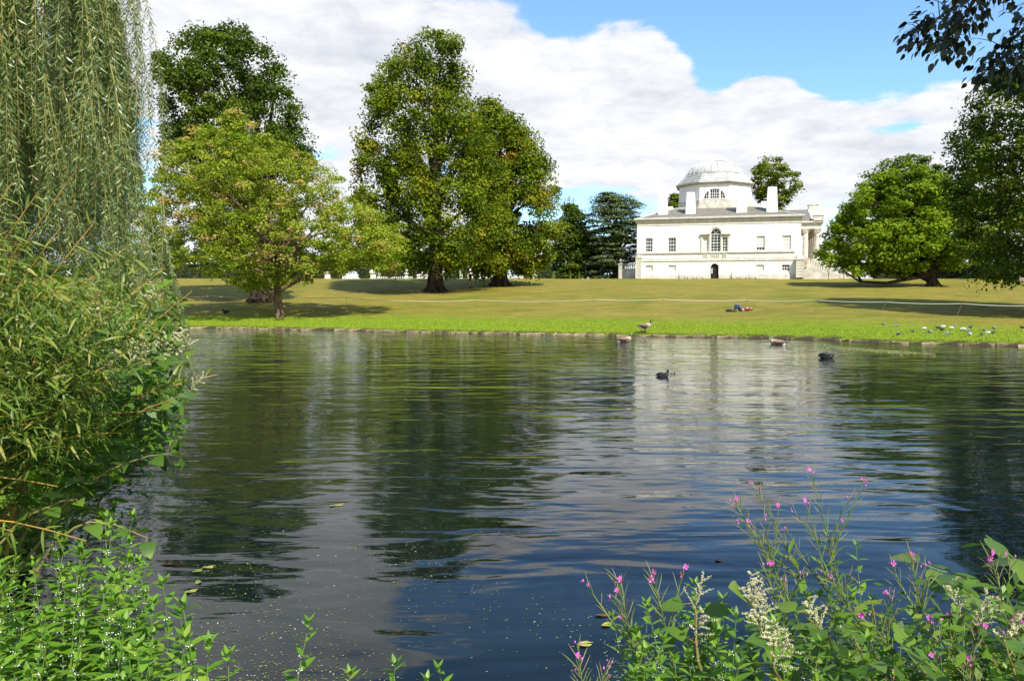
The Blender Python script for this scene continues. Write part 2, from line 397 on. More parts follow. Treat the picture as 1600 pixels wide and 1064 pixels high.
# stone edging along the far bank: every stone its own part
rng = np.random.default_rng(5); random.seed(5)
M_EDGE = mat('pale edging stone', (.34, .27, .165), .9, (.20, .15, .085), 3.0, bump=.03, lo=.3, hi=.62)
M_EDGES = [M_EDGE, mat('tan edging stone', (.42, .34, .21), .9, (.24, .17, .09), 4.0, bump=.03), mat('dark damp edging stone', (.16, .12, .07), .85, (.30, .23, .13), 5.0, bump=.03)]
stone_me = []
for k in range(7):
    l = .11 + .045 * k; mb = MB(); q = lambda s: random.uniform(-s, s)
    mb.box(-l, -.17, -.16, l, .22, .085 + q(.035), .02 + abs(q(.03)), .05)
    mb.v = [(a + q(.035), b + q(.06), c + q(.02)) for a, b, c in mb.v]
    stone_me.append((l, mb.mesh('edging_stone', M_EDGES[k % 3])))
edge = empty('stone_edging', (0, 45, 0), 0, 'low pale stone edging running along the far bank of the lake', 'edging')
path = np.array([p for p in far_pts if -30 < p[0] < 37]); seg = np.hypot(*np.diff(path, axis=0).T); cum = np.concatenate([[0], np.cumsum(seg)])
s = 0.0
while s < cum[-1] - 1:
    l, me = stone_me[random.randrange(7)]
    c = s + l; x, y = np.interp(c, cum, path[:, 0]), np.interp(c, cum, path[:, 1]); x2, y2 = np.interp(c + .3, cum, path[:, 0]), np.interp(c + .3, cum, path[:, 1])
    o = mobj('stone', me, edge); o.location = (x, y - 45 + .06 + random.uniform(-.04, .04), random.uniform(-.04, .03)); o.rotation_euler = (random.uniform(-.05, .05), random.uniform(-.03, .03), math.atan2(y2 - y, x2 - x) + random.uniform(-.05, .05))
    s += 2 * l + random.uniform(-.02, .05)
# short grass tufts on the bright strip behind the stones
n = 26000; px_ = rng.uniform(-28, 37, n); dd = rng.uniform(.12, 5.2, n) ** 1.0; yb = np.interp(px_, fx, fy); py_ = yb + dd
pz_, _ = terrain(px_, py_); P = np.stack([px_, py_, pz_ + .035], -1)
T = np.stack([rng.normal(0, .4, n), rng.normal(0, .4, n), np.ones(n)], -1); Nn = norm(np.stack([rng.normal(0, .5, n), -np.ones(n), rng.uniform(0, .8, n)], -1))
M_TUFT = leafmat('fresh grass blades', [(0, (.115, .18, .008)), (.6, (.175, .25, .012)), (1, (.26, .30, .03))], trans=.25, spec=.1)
V, F = rhombs(P, Nn, rng.uniform(.08, .15, n), rng.uniform(.03, .06, n), rng, T)
tag(mobj('grass', np_mesh('grass', V, F, M_TUFT, np.repeat(rng.uniform(0, 1, n), 4))), 'bright green short grass on the strip beside the far bank', 'grass', kind='stuff')
# ------------------------------------------------------------------ the white villa
HR = math.radians(14.6)
M_WHITE = mat('white stucco', (.80, .79, .735), .75, (.64, .61, .53), 1.1, .2, .006, 18, streak=(1, 1, .25), lo=.45, hi=.8)
M_STONE = mat('pale portland stone', (.62, .59, .50), .85, (.42, .39, .31), 1.6, .2, .012, 14)
M_TRIM = mat('stone trim', (.66, .63, .54), .8, (.50, .47, .38), 2.2, .2, .006, 14)
M_LEAD = mat('weathered lead', (.56, .56, .53), .6, (.40, .41, .39), 1.3, .15, .01, 6)
M_ROOF = mat('grey roof slates', (.22, .20, .165), .8, (.14, .125, .10), 1.8, .2, .02, 9, streak=(1, 1, 5))
M_GLASS = mat('window glass', (.016, .018, .020), .04, spec=.6)
M_BLIND = mat('pale window blind', (.62, .62, .56), .8)
M_DARK = mat('painted passage shade', (.02, .018, .016), .9)
M_OCHRE = mat('ochre rendered wall', (.46, .27, .10), .85, (.38, .2, .08), 1.5)

villa = empty('villa', (26.9, 101.8, 4.5), -HR, 'white stuccoed villa with a shallow ribbed dome, four obelisk chimneys and a columned portico', 'villa')
def lean(mb, name, m, parent=villa, **k): return mb.build(name, m, parent, **k)

UL, UR, ZT = -10.55, 10.1, 7.3
def wall_with_holes(holes, v=0.0, rev=.28):
    """front wall as cells around rectangular openings (u0,z0,u1,z1,arch radius or 0), with reveals and arch spandrels"""
    mb = MB(); us = sorted({UL, UR} | {h[0] for h in holes} | {h[2] for h in holes}); 
    tops = {h[3] + h[4] for h in holes}
    zs = sorted({-1.2, ZT} | {h[1] for h in holes} | tops)
    for i in range(len(us) - 1):
        for j in range(len(zs) - 1):
            cu, cz = (us[i] + us[i + 1]) / 2, (zs[j] + zs[j + 1]) / 2
            if any(h[0] < cu < h[2] and h[1] < cz < h[3] + h[4] for h in holes): continue
            mb.quad((us[i], v, zs[j]), (us[i + 1], v, zs[j]), (us[i + 1], v, zs[j + 1]), (us[i], v, zs[j + 1]))
    for u0, z0, u1, z1, r in holes:
        b = v + rev
        mb.quad((u0, v, z0), (u0, b, z0), (u0, b, z1), (u0, v, z1)); mb.quad((u1, b, z0), (u1, v, z0), (u1, v, z1), (u1, b, z1))
        mb.quad((u0, b, z0), (u0, v, z0), (u1, v, z0), (u1, b, z0))
        if r == 0: mb.quad((u0, v, z1), (u0, b, z1), (u1, b, z1), (u1, v, z1))
        else:
            c = (u0 + u1) / 2; n = 10; ru = (u1 - u0) / 2
            arc = [(c + ru * math.cos(math.pi * k / n), z1 + r * math.sin(math.pi * k / n)) for k in range(n + 1)]
            for k in range(n):
                (a, za), (d, zd) = arc[k], arc[k + 1]
                mb.quad((a, v, za), (d, v, zd), (d, v, z1 + r), (a, v, z1 + r))
                mb.quad((a, v, za), (a, b, za), (d, b, zd), (d, v, zd))
    # the other three sides
    D = 21.0
    mb.quad((UL, 0, -1.2), (UL, 0, ZT), (UL, D, ZT), (UL, D, -1.2)); mb.quad((UR, 0, ZT), (UR, 0, -1.2), (UR, D, -1.2), (UR, D, ZT)); mb.quad((UL, D, ZT), (UR, D, ZT), (UR, D, -1.2), (UL, D, -1.2))
    mb.quad((UL, 0.29, ZT - .01), (UR, 0.29, ZT - .01), (UR, D, ZT - .01), (UL, D, ZT - .01))
    return mb
UPW = [(-9.42, 3.5, -8.48, 5.36), (-6.44, 3.5, -5.44, 5.36), (4.7, 3.52, 5.74, 5.38), (7.86, 3.52, 8.92, 5.38)]
LOW = [(-9.4, .95, -8.42, 1.75), (-6.4, .95, -5.42, 1.75), (4.7, .92, 5.68, 1.70), (7.86, .92, 8.82, 1.68)]
VEN = [(-1.98, 3.45, -1.27, 5.3, 0), (-1.0, 3.45, .25, 5.72, .68), (.46, 3.45, 1.12, 5.3, 0)]
DOOR = (-.96, -.3, .04, 1.42, .5)
lean(wall_with_holes([(*h, 0) for h in UPW + LOW] + VEN + [DOOR]), 'wall', M_WHITE)

def window(u0, z0, u1, z1, nu, nz, parent=villa, name='window', v=.17, arch=0.0, blind=None, fr=.07, put=None):
    """sash window: frame and bars, glass behind"""
    w = MB()
    B = lambda a, b, c, d, t=.05, o=0: w.box(a, v - t + o, b, c, v + o, d)
    B(u0, z0, u0 + fr, z1); B(u1 - fr, z0, u1, z1); B(u0 + fr, z0, u1 - fr, z0 + fr)
    if not arch: B(u0 + fr, z1 - fr, u1 - fr, z1)
    for k in range(1, nu): a = u0 + (u1 - u0) * k / nu; B(a - .022, z0 + fr, a + .022, z1 - (0 if arch else fr), .035)
    for k in range(1, nz): a = z0 + (z1 - z0) * k / nz; t = .04 if k == nz // 2 else .022; B(u0 + fr, a - t, u1 - fr, a + t, .03)
    if arch:
        c = (u0 + u1) / 2; B(u0 + fr, z1 - .03, u1 - fr, z1 + .03, .03)
        for q in (60, 120): w.tube([(c, v - .02, z1), (c + (u1 - c) * math.cos(math.radians(q)), v - .02, z1 + arch * math.sin(math.radians(q)))], .022, 4)
    if put: w.v = [put(*p) for p in w.v]
    o = w.build(name, M_WHITE, parent)
    g = MB(); pts = [(u0, v + .02, z0), (u1, v + .02, z0), (u1, v + .02, z1)]
    if arch: c = (u0 + u1) / 2; pts += [(c + (u1 - c) * math.cos(math.pi * k / 10), v + .02, z1 + arch * math.sin(math.pi * k / 10)) for k in range(1, 10)]
    pts.append((u0, v + .02, z1)); g.poly([put(*p) for p in pts] if put else pts); g.build('pane', M_GLASS, o)
    if blind:
        g = MB(); zb = z0 + (z1 - z0) * blind; pts = [(u0 + fr, v + .008, zb), (u1 - fr, v + .008, zb), (u1 - fr, v + .008, z1 - fr), (u0 + fr, v + .008, z1 - fr)]
        g.poly([put(*p) for p in pts] if put else pts); g.build('blind', M_BLIND, o)
    return o
for k, h in enumerate(UPW): window(*h, 3, 4, blind=(None, None, .26, .02)[k])
for k, h in enumerate(LOW): window(*h, 3, 2, blind=(.02, .02, .05, None)[k])
window(*VEN[0][:4], 2, 5, blind=.03); window(*VEN[1][:4], 3, 6, arch=.66, blind=None); window(*VEN[2][:4], 2, 5, blind=None)
mb = MB(); mb.box(-.9, .27, -.3, -.02, .3, 1.95); lean(mb, 'doorway_dark', M_DARK)  # near-black panel stands in for the unlit passage behind the opening
mb = MB(); mb.box(-.86, .20, .62, -.72, .26, 1.3); lean(mb, 'doorway_pale_strip', M_BLIND)  # narrow pale upright strip at the left inside the doorway
# Venetian window dressing: entablatures, pilasters, arch hood, balusters
for a, b in ((-2.32, -1.05), (.3, 1.52)): mb = MB(); mb.box(a, -.34, 5.66, b, .0, 5.84); mb.box(a + .1, -.14, 5.36, b - .06, 0, 5.655); lean(mb, 'window_entablature', M_TRIM)
for a in (-2.16, -1.13, .355, 1.24): mb = MB(); mb.box(a - .10, -.13, 3.40, a + .10, 0, 5.34); lean(mb, 'window_pilaster', M_TRIM)
mb = MB(); n = 14; c = -.375
for k in range(n):
    a0, a1 = math.pi * k / n, math.pi * (k + 1) / n
    P = lambda r, a, v: (c + r * math.cos(a), v, 5.80 + r * 1.05 * math.sin(a))
    for (r0, r1, vv) in ((.72, .92, -.10),):
        mb.quad(P(r0, a0, vv), P(r1, a0, vv), P(r1, a1, vv), P(r0, a1, vv)); mb.quad(P(r1, a0, vv), P(r1, a0, 0), P(r1, a1, 0), P(r1, a1, vv)); mb.quad(P(r0, a0, 0), P(r0, a0, vv), P(r0, a1, vv), P(r0, a1, 0))
lean(mb, 'window_hood', M_TRIM)
def baluster(mb, u, v, z0, h, s=1.0):
    mb.lathe([(.05 * s, 0), (.05 * s, .08 * h), (.035 * s, .15 * h), (.075 * s, .35 * h), (.035 * s, .62 * h), (.03 * s, .8 * h), (.05 * s, .88 * h), (.05 * s, h)], 6, (u, v, z0))
mb_me = MB(); baluster(mb_me, 0, 0, 0, .52); BAL = mb_me.mesh('baluster', M_TRIM)
for u in [-1.86, -1.64, -1.42, -.86, -.62, -.38, -.14, .1, .58, .78, .98]:
    o = mobj('baluster', BAL, villa); o.location = (u, -.1, 2.76)
# courses and plinth
mb = MB(); mb.box(UL - .06, -.16, 3.28, UR - .7, 0, 3.42); lean(mb, 'sill_course', M_TRIM)
mb = MB(); mb.box(UL - .05, -.1, 2.26, UR + .02, 0, 2.42); mb.box(UL - .02, -.05, 2.425, UR, 0, 2.72); lean(mb, 'string_course', M_TRIM)
mb = MB(); mb.box(UL - .10, -.14, -1.2, -1.02, 0, .48); mb.box(.10, -.14, -1.2, UR - .7, 0, .48); lean(mb, 'plinth', M_TRIM)
for sgn in (0, 1):
    for s in range(6):
        w = .32 if s % 2 else .2; a = -.96 - w if sgn == 0 else .04; mb = MB(); mb.box(a, -.05, .5 + s * .24 if s else .49, a + w, 0, .5 + s * .24 + .215); lean(mb, 'door_surround_block', M_WHITE)
# left corner pier of rusticated blocks
blk = MB(); blk.box(-.38, -.2, .015, .38, .2, .36, .012, .012); BLK = blk.mesh('stone_block', M_STONE)
for k in range(8):
    o = mobj('stone_block', BLK, villa); o.location = (UL + .25, -.21, -.2 + .36 * k)
mb = MB(); mb.box(UL - .2, -.46, 2.70, UL + .70, .0, 2.9); mb.box(UL - .05, -.36, 2.905, UL + .55, -.0, 3.2, .22, .1); lean(mb, 'pier_cap', M_STONE)
# cornice with dentils
mb = MB(); mb.box(UL - .05, -.06, 6.98, UR + .05, 0, 7.06); lean(mb, 'architrave', M_TRIM)
mb = MB()
for (e, z0, z1) in ((.10, 7.301, 7.42), (.16, 7.56, 7.66), (.36, 7.663, 7.78), (.44, 7.783, 7.88)): mb.box(UL - e, -e, z0, UR + e, 21 + e, z1)
lean(mb, 'cornice', M_TRIM)
mb = MB(); mb.box(UL - .04, -.04, 7.42, UR + .04, 21.04, 7.56)
u = UL - .1
while u < UR + .1: mb.box(u, -.24, 7.425, u + .13, -.042, 7.555); u += .27
v_ = .1
while v_ < 20: mb.box(UL - .24, v_, 7.425, UL - .042, v_ + .13, 7.555); v_ += .27
lean(mb, 'dentils', M_TRIM, kind='stuff')
# low hipped roof up to the drum
CU, CV = -.6, 10.5
mb = MB(); a = (UL - .3, -.3); b = (UR + .3, 21.3); i0 = (CU - 5.2, CV - 5.2); i1 = (CU + 5.2, CV + 5.2)
o4 = [(a[0], a[1], 7.88), (b[0], a[1], 7.88), (b[0], b[1], 7.88), (a[0], b[1], 7.88)]; t4 = [(i0[0], i0[1], 9.72), (i1[0], i0[1], 9.72), (i1[0], i1[1], 9.72), (i0[0], i1[1], 9.72)]
mb.add(o4 + t4, [(0, 1, 5, 4), (1, 2, 6, 5), (2, 3, 7, 6), (3, 0, 4, 7), (4, 5, 6, 7)]); lean(mb, 'roof', M_ROOF)
mb = MB(); mb.tube([(a[0], a[1], 7.93), (b[0], a[1], 7.93)], .07, 6); mb.tube([t4[0], t4[1]], .09, 6)
for k in range(4): mb.tube([o4[k], t4[k]], .07, 6)
lean(mb, 'roof_flashing', M_LEAD)
mb = MB()
A8 = math.pi / 8
mb.lathe([(5.35 / math.cos(A8), 9.2), (5.35 / math.cos(A8), 10.0)], 8, (CU, CV, 0), A8); mb.lathe([(5.0 / math.cos(A8), 10.003), (5.0 / math.cos(A8), 10.85)], 8, (CU, CV, 0), A8); lean(mb, 'drum_base', M_STONE)
# octagonal drum: front and side faces with lunettes
R8 = 4.85
mb = MB(); mb.lathe([(R8 / math.cos(A8), 10.853), (R8 / math.cos(A8), 12.98)], 8, (CU, CV, 0), A8); lean(mb, 'drum', M_WHITE)
def lunette(q):
    """semicircular three-light window on the drum face whose outward normal has angle q"""
    cq, sq = math.cos(q), math.sin(q); R0 = R8 + .01
    put = lambda t, o, z: (CU + cq * (R0 - o) - sq * t, CV + sq * (R0 - o) + cq * t, z)
    w = MB(); zb, rad, n = 11.02, 1.40, 16
    def band(r0, r1, o):
        for k in range(n):
            a0, a1 = math.pi * k / n, math.pi * (k + 1) / n
            p = lambda r, a, oo: put(r * math.cos(a), oo, zb + r * .94 * math.sin(a))
            w.quad(p(r0, a0, o), p(r1, a0, o), p(r1, a1, o), p(r0, a1, o)); w.quad(p(r1, a0, o), p(r1, a0, .02), p(r1, a1, .02), p(r1, a1, o)); w.quad(p(r0, a0, .02), p(r0, a0, o), p(r0, a1, o), p(r0, a1, .02))
    band(rad, rad + .12, -.10)
    def bar(t0, z0, t1, z1, o=-.07):
        vs = [put(t, oo, z) for oo in (o, .02) for t, z in ((t0, z0), (t1, z0), (t1, z1), (t0, z1))]
        w.add(vs, [(0, 1, 2, 3), (7, 6, 5, 4), (0, 4, 5, 1), (1, 5, 6, 2), (2, 6, 7, 3), (3, 7, 4, 0)])
    for t in (-.68, .68): bar(t - .12, zb, t + .12, zb + .94 * math.sqrt(rad * rad - .78 ** 2), -.08)
    bar(-1.52, zb - .1, 1.52, zb - .003, -.12)
    for t in (-.27, 0.0, .27): bar(t - .025, zb, t + .025, zb + .94 * math.sqrt(rad * rad - t * t), -.03)
    for t in (-1.06, 1.06): bar(t - .02, zb, t + .02, zb + .94 * math.sqrt(rad * rad - t * t), -.03)
    for z in (.32, .68): bar(-.55, zb + z, .55, zb + z + .045, -.032); 
    for sg in (-1, 1): bar(sg * .82, zb + .32, sg * 1.25, zb + .36, -.032)
    o = w.build('lunette_window', M_WHITE, villa)
    g = MB(); g.poly([put(rad * math.cos(math.pi * k / n), -.012, zb + .94 * rad * math.sin(math.pi * k / n)) for k in range(n + 1)]); g.build('pane', M_GLASS, o)
for q in (-90, 180, 0, 90): lunette(math.radians(q))
mb = MB()
for r, z0, z1 in ((4.98, 12.983, 13.08), (5.14, 13.083, 13.2), (5.32, 13.203, 13.34)): mb.lathe([(r / math.cos(A8), z0), (r / math.cos(A8), z1)], 8, (CU, CV, 0), A8)
lean(mb, 'drum_cornice', M_STONE)
for k in range(4):
    r = 5.0 - .27 * k; z = 13.343 + .315 * k; mb = MB()
    mb.lathe([(r / math.cos(A8), z), (r / math.cos(A8), z + .24), ((r - .1) / math.cos(A8), z + .312)], 8, (CU, CV, 0), A8); lean(mb, 'dome_step', M_LEAD)
mb = MB(); DR, DZ, DH = 4.05, 14.6, 2.2
prof = [(DR * math.cos(q), DZ + DH * math.sin(q)) for q in [math.pi / 2 * k / 10 for k in range(10)]] + [(.05, DZ + DH)]
mb.lathe(prof, 40, (CU, CV, 0)); lean(mb, 'dome', M_LEAD, smooth=True)
for k in range(28):
    q = 2 * math.pi * (k + .5) / 28; mb = MB()
    mb.tube([(CU + math.cos(q) * (r + .03), CV + math.sin(q) * (r + .03), z + .03) for r, z in prof[:-1]], .055, 4); lean(mb, 'dome_rib', M_LEAD)
mb = MB(); mb.lathe([(.5, DZ + DH - .02), (.45, DZ + DH + .06), (.1, DZ + DH + .1)], 12, (CU, CV, 0)); lean(mb, 'dome_cap', M_LEAD)
# chimneys: tapering obelisks in two rows
for vv in (2.6, 18.4):
    for (u0, u1, zt) in ((-8.0, -6.64, 11.4), (-4.36, -2.98, 11.45), (2.18, 3.58, 11.7), (5.96, 7.42, 11.8)):
        c = (u0 + u1) / 2; mb = MB(); mb.box(u0 - .06, vv - .75, 7.7, u1 + .06, vv + .75, 8.55, .06, .06); mb.box(u0 + .02, vv - .67, 8.553, u1 - .02, vv + .67, zt, .15, .15); mb.box(u0 + .2, vv - .49, zt + .003, u1 - .2, vv + .49, zt + .06); lean(mb, 'chimney', M_WHITE)
# portico on the right flank
PV0, PV1 = 4.5, 16.5
mb = MB(); mb.box(UR + .002, PV0 - .5, -1.2, 13.0, PV1 + .5, 2.45); lean(mb, 'portico_podium', M_STONE)
mb = MB(); mb.box(UR - .1, PV0 + .2, 2.455, UR + .02, PV1 - .2, 6.45); lean(mb, 'portico_back_wall', M_OCHRE)
def column(u, v):
    mb = MB(); mb.box(u - .42, v - .42, 2.453, u + .42, v + .42, 2.6)
    mb.lathe([(.42, 2.6), (.43, 2.68), (.36, 2.74), (.37, 2.8), (.345, 2.84), (.35, 3.8), (.30, 5.92), (.33, 5.95), (.31, 6.0), (.33, 6.1), (.40, 6.25), (.37, 6.27), (.46, 6.42)], 14, (u, v, 0))
    for q in range(8):
        a = q * math.pi / 4; mb.tube([(u + .33 * math.cos(a), v + .33 * math.sin(a), 6.02), (u + .42 * math.cos(a), v + .42 * math.sin(a), 6.2), (u + .50 * math.cos(a), v + .50 * math.sin(a), 6.24)], [.07, .06, .03], 4)
    mb.box(u - .43, v - .43, 6.421, u + .43, v + .43, 6.52); return lean(mb, 'column', M_TRIM, smooth=False)
for k in range(6): column(12.62, PV0 + .35 + k * (PV1 - PV0 - .7) / 5)
column(11.15, PV0 + .35); column(11.15, PV1 - .35)
mb = MB(); mb.box(UR + .003, PV0 - .1, 6.523, 13.02, PV1 + .1, 7.05); mb.box(UR + .003, PV0 - .2, 7.053, 13.12, PV1 + .2, 7.16); mb.box(UR + .45, PV0 - .42, 7.3, 13.36, PV1 + .42, 7.52)
lean(mb, 'portico_entablature', M_TRIM)
mb = MB(); mb.box(UR + .45, PV0 - .14, 7.163, 13.06, PV1 + .14, 7.297)
u = 10.7
while u < 13: mb.box(u, PV0 - .32, 7.165, u + .13, PV0 - .142, 7.295); u += .27
lean(mb, 'portico_dentils', M_TRIM, kind='stuff')
vm = (PV0 + PV1) / 2
mb = MB(); g = [(PV0 - .35, 7.523), (PV1 + .35, 7.523), (vm, 9.75)]
mb.add([(11.9, y, z) for y, z in g] + [(13.2, y, z) for y, z in g], [(0, 2, 1), (3, 4, 5), (0, 3, 5, 2), (1, 2, 5, 4), (0, 1, 4, 3)]); lean(mb, 'pediment', M_TRIM)
mb = MB(); mb.add([(6.5, PV0 - .2, 7.53), (11.9, PV0 - .2, 7.53), (11.9, vm, 9.66), (6.5, vm, 9.66), (11.9, PV1 + .2, 7.53), (6.5, PV1 + .2, 7.53)], [(0, 1, 2, 3), (3, 2, 4, 5), (1, 4, 2)]); lean(mb, 'portico_roof', M_ROOF)
for y, z in ((PV0 - .1, 7.55), (vm, 9.6), (PV1 + .1, 7.55)): mb = MB(); mb.box(12.0, y - .45, z, 13.25, y + .45, z + .62); mb.box(11.92, y - .52, z + .623, 13.32, y + .52, z + .74); lean(mb, 'acroterion', M_STONE)
# stair wing: corner pier, sloping flank wall with balusters, finials
for k in range(6):
    o = mobj('stone_block', BLK, villa); o.location = (9.98, -.62, .0 + .36 * k); o.scale = (1.25, 1.6, 1)
mb = MB(); mb.box(9.62, -.5, -1.2, 10.45, 0, 2.2); lean(mb, 'stair_pier', M_STONE)
mb = MB(); mb.box(9.4, -1.0, 2.203, 10.6, .15, 2.38); mb.add([(9.5, -.9, 2.383), (10.5, -.9, 2.383), (10.5, 0, 2.383), (9.5, 0, 2.383), (9.7, -.7, 2.75), (10.3, -.7, 2.75), (10.3, 0, 2.95), (9.7, 0, 2.95)], [(4, 5, 6, 7), (0, 1, 5, 4), (1, 2, 6, 5), (3, 0, 4, 7)]); lean(mb, 'pier_cap', M_STONE)
def flank(u0, z0, u1, z1, v0, v1):
    mb = MB(); mb.add([(u0, v0, -1.2), (u1, v0, -1.2), (u1, v0, z1), (u0, v0, z0), (u0, v1, -1.2), (u1, v1, -1.2), (u1, v1, z1), (u0, v1, z0)], [(0, 1, 2, 3), (5, 4, 7, 6), (3, 2, 6, 7), (1, 5, 6, 2), (4, 0, 3, 7)]); lean(mb, 'stair_wall', M_STONE)
    h = .52; mb = MB(); e = .08
    mb.add([(u0, v0 - e, z0 + h), (u1, v0 - e, z1 + h), (u1, v1 + e, z1 + h), (u0, v1 + e, z0 + h), (u0, v0 - e, z0 + h + .13), (u1, v0 - e, z1 + h + .13), (u1, v1 + e, z1 + h + .13), (u0, v1 + e, z0 + h + .13)], [(0, 3, 2, 1), (4, 5, 6, 7), (0, 1, 5, 4), (1, 2, 6, 5), (2, 3, 7, 6), (3, 0, 4, 7)]); lean(mb, 'handrail', M_STONE)
    n = int((u1 - u0) / .27)
    for k in range(n):
        t = (k + .5) / n; o = mobj('baluster', BAL, villa); o.location = (u0 + (u1 - u0) * t, (v0 + v1) / 2, z0 + (z1 - z0) * t + .0)
    newel = MB(); newel.box(u1, v0 - .12, -1.2, u1 + .5, v1 + .12, z1 + .85); newel.box(u1 - .07, v0 - .18, z1 + .853, u1 + .57, v1 + .18, z1 + .95)
    newel.lathe([(.1, 0), (.16, .05), (.07, .12), (.2, .3), (.19, .42), (.08, .58), (.03, .7)], 8, (u1 + .25, (v0 + v1) / 2, z1 + .95)); lean(newel, 'newel_post', M_STONE)
flank(10.63, 2.05, 13.6, .55, .6, .98)
flank(13.3, 1.9, 16.0, .35, 4.6, 5.0)
flank(14.1, 1.9, 17.2, .2, 9.4, 9.8)
mb = MB()
for k in range(12): mb.box(10.66 + .25 * k, 1.0, -1.2, 10.66 + .25 * (k + 1), 4.55, 1.95 - .16 * k)
lean(mb, 'stair', M_STONE)
mb = MB(); mb.box(10.5, -.12, 1.2, 10.62, .5, 1.95, .02); mb.box(10.62, .32, 2.05, 11.1, .58, 2.5, .1, .05); mb.box(10.66, .4, 1.35, 10.9, .585, 1.9, .04); lean(mb, 'carved_ornament', mat('weathered carved stone', (.36, .22, .14), .9, (.5, .4, .3), 6))

# walled link on the left of the villa
U_ = Vector((math.cos(HR), -math.sin(HR), 0)); V_ = Vector((math.sin(HR), math.cos(HR), 0)); HC = Vector((26.9, 101.8, 4.5))
lk = empty('garden_wall', HC + U_ * -12 + V_ * 3, -HR, 'low stone link wall with a balustrade and a finial pier at the left end of the white villa', 'wall')
mb = MB(); mb.box(-.7, -.2, -1.2, 1.4, .2, 1.35); mb.build('wall', M_STONE, lk)
mb = MB(); mb.box(-.7, -.26, 1.352, 1.4, .26, 1.45); mb.box(-.7, -.24, 1.98, 1.4, .24, 2.12); mb.build('coping', M_STONE, lk)
for k in range(7): o = mobj('baluster', BAL, lk); o.location = (-.5 + .27 * k, 0, 1.452)
mb = MB(); mb.box(-1.3, -.35, -1.2, -.7, .35, 2.0); mb.box(-1.38, -.42, 2.003, -.62, .42, 2.15); mb.lathe([(.12, 0), (.2, .06), (.08, .14), (.24, .36), (.22, .48), (.1, .62), (.04, .74)], 8, (-1, 0, 2.15)); mb.build('pier', M_STONE, lk)
# ------------------------------------------------------------------ trees of the park
M_BARK = mat('grey brown bark', (.085, .062, .042), .95, (.035, .027, .02), 3.0, .1, .05, 9, streak=(1, 1, .3))
M_BARK2 = mat('light brown bark', (.20, .14, .085), .95, (.09, .06, .04), 5.0, .1, .03, 14, streak=(1, 1, .4))
def crown_points(prof, n_clump, rc, rng, dy=.85, surf=.38, shrink=.4):
    z = np.array([p[0] for p in prof]); xl = np.array([p[1] for p in prof]); xr = np.array([p[2] for p in prof])
    o = np.argsort(z); z, xl, xr = z[o], xl[o], xr[o]
    zz = np.linspace(z[0], z[-1], 200); w = np.interp(zz, z, xr - xl) + rc * .5; w = np.cumsum(w / w.sum())
    c = np.interp(rng.uniform(0, 1, n_clump), w, zz); a = np.interp(c, z, xl); b = np.interp(c, z, xr)
    R = rc * rng.uniform(.5, 1.4, n_clump); mid, half = (a + b) / 2, np.maximum((b - a) / 2 - R * shrink, .05)
    ph = rng.uniform(0, 2 * math.pi, n_clump); rr = rng.uniform(0, 1, n_clump) ** surf
    gy = np.max((xr - xl)) / 2
    P = np.stack([mid + half * rr * np.cos(ph), np.minimum(half * dy, gy) * rr * np.sin(ph), c], -1)
    return P, R
def clump_leaves(P, R, per, rng, size, flat=.62, up=.55, asp=.6, tintc=None, jit=.16, under=.25, hang=0.0):
    n = len(P); N_ = n * per; ci = np.repeat(np.arange(n), per)
    d = norm(rng.normal(size=(N_, 3))); flip = (d[:, 2] < 0) & (rng.uniform(size=N_) > under); d[flip, 2] *= -1
    r = (rng.uniform(0, 1, N_) ** .45)[:, None]
    stray = rng.uniform(size=N_) < .05; r[stray] *= 1.35
    pos = P[ci] + d * r * R[ci][:, None] * np.array([1, 1, flat])
    pos[:, 2] -= hang * R[ci] * (np.hypot(d[:, 0], d[:, 1]) * r[:, 0]) ** 2
    nn = norm(d * .75 + np.array([0, 0, up]) + rng.normal(size=(N_, 3)) * .5)
    t = (tintc[ci] if tintc is not None else .4) + rng.normal(0, jit, N_)
    s = size * rng.uniform(.65, 1.25, N_)
    V, F = rhombs(pos, nn, s, s * asp, rng)
    return V, F, np.repeat(np.clip(t, 0, 1), 4)
def wood_mesh(name, base_r, height, P, rng, nl, m, lean=(0, 0), flare=1.7, zlo=.25, fork=.8, roots=1.0):
    mb = MB(); pts, rad = [], []
    for k in range(9):
        t = k / 8; pts.append((lean[0] * t + .12 * base_r * math.sin(3 * t + lean[0]), lean[1] * t, -.3 + (height + .3) * t)); rad.append(base_r * (1 + (flare - 1) * math.exp(-t * 14)) * (1 - fork * t))
    mb.tube(pts, rad, 10)
    for k in range(5 if roots else 0):     # root flare
        q = 2 * math.pi * k / 5 + rng.uniform(0, .8)
        mb.tube([(math.cos(q) * base_r * .5, math.sin(q) * base_r * .5, base_r * 1.5), (math.cos(q) * base_r * 1.2, math.sin(q) * base_r * 1.2, base_r * .4), (math.cos(q) * base_r * 2.1, math.sin(q) * base_r * 2.1, -.15)], [base_r * .42 * roots, base_r * .38 * roots, base_r * .15 * roots], 6)
    if len(P):
        sel = rng.choice(len(P), min(nl, len(P)), replace=False)
        for i in sel:
            p = P[i]; t = np.clip((p[2] / height) * rng.uniform(.35, .75), zlo, .95); k = t * 8; a = Vector(pts[int(k)]).lerp(Vector(pts[min(int(k) + 1, 8)]), k - int(k))
            r0 = base_r * (1 - fork * t) * rng.uniform(.35, .6); b = Vector(p); m1 = a.lerp(b, .35) + Vector((0, 0, (b - a).length * .10)); m2 = a.lerp(b, .7) + Vector((rng.uniform(-.3, .3), rng.uniform(-.3, .3), (b - a).length * .08))
            mb.tube([a, m1, m2, b], [r0, r0 * .7, r0 * .42, r0 * .12], 6)
    return mb.mesh(name, m)
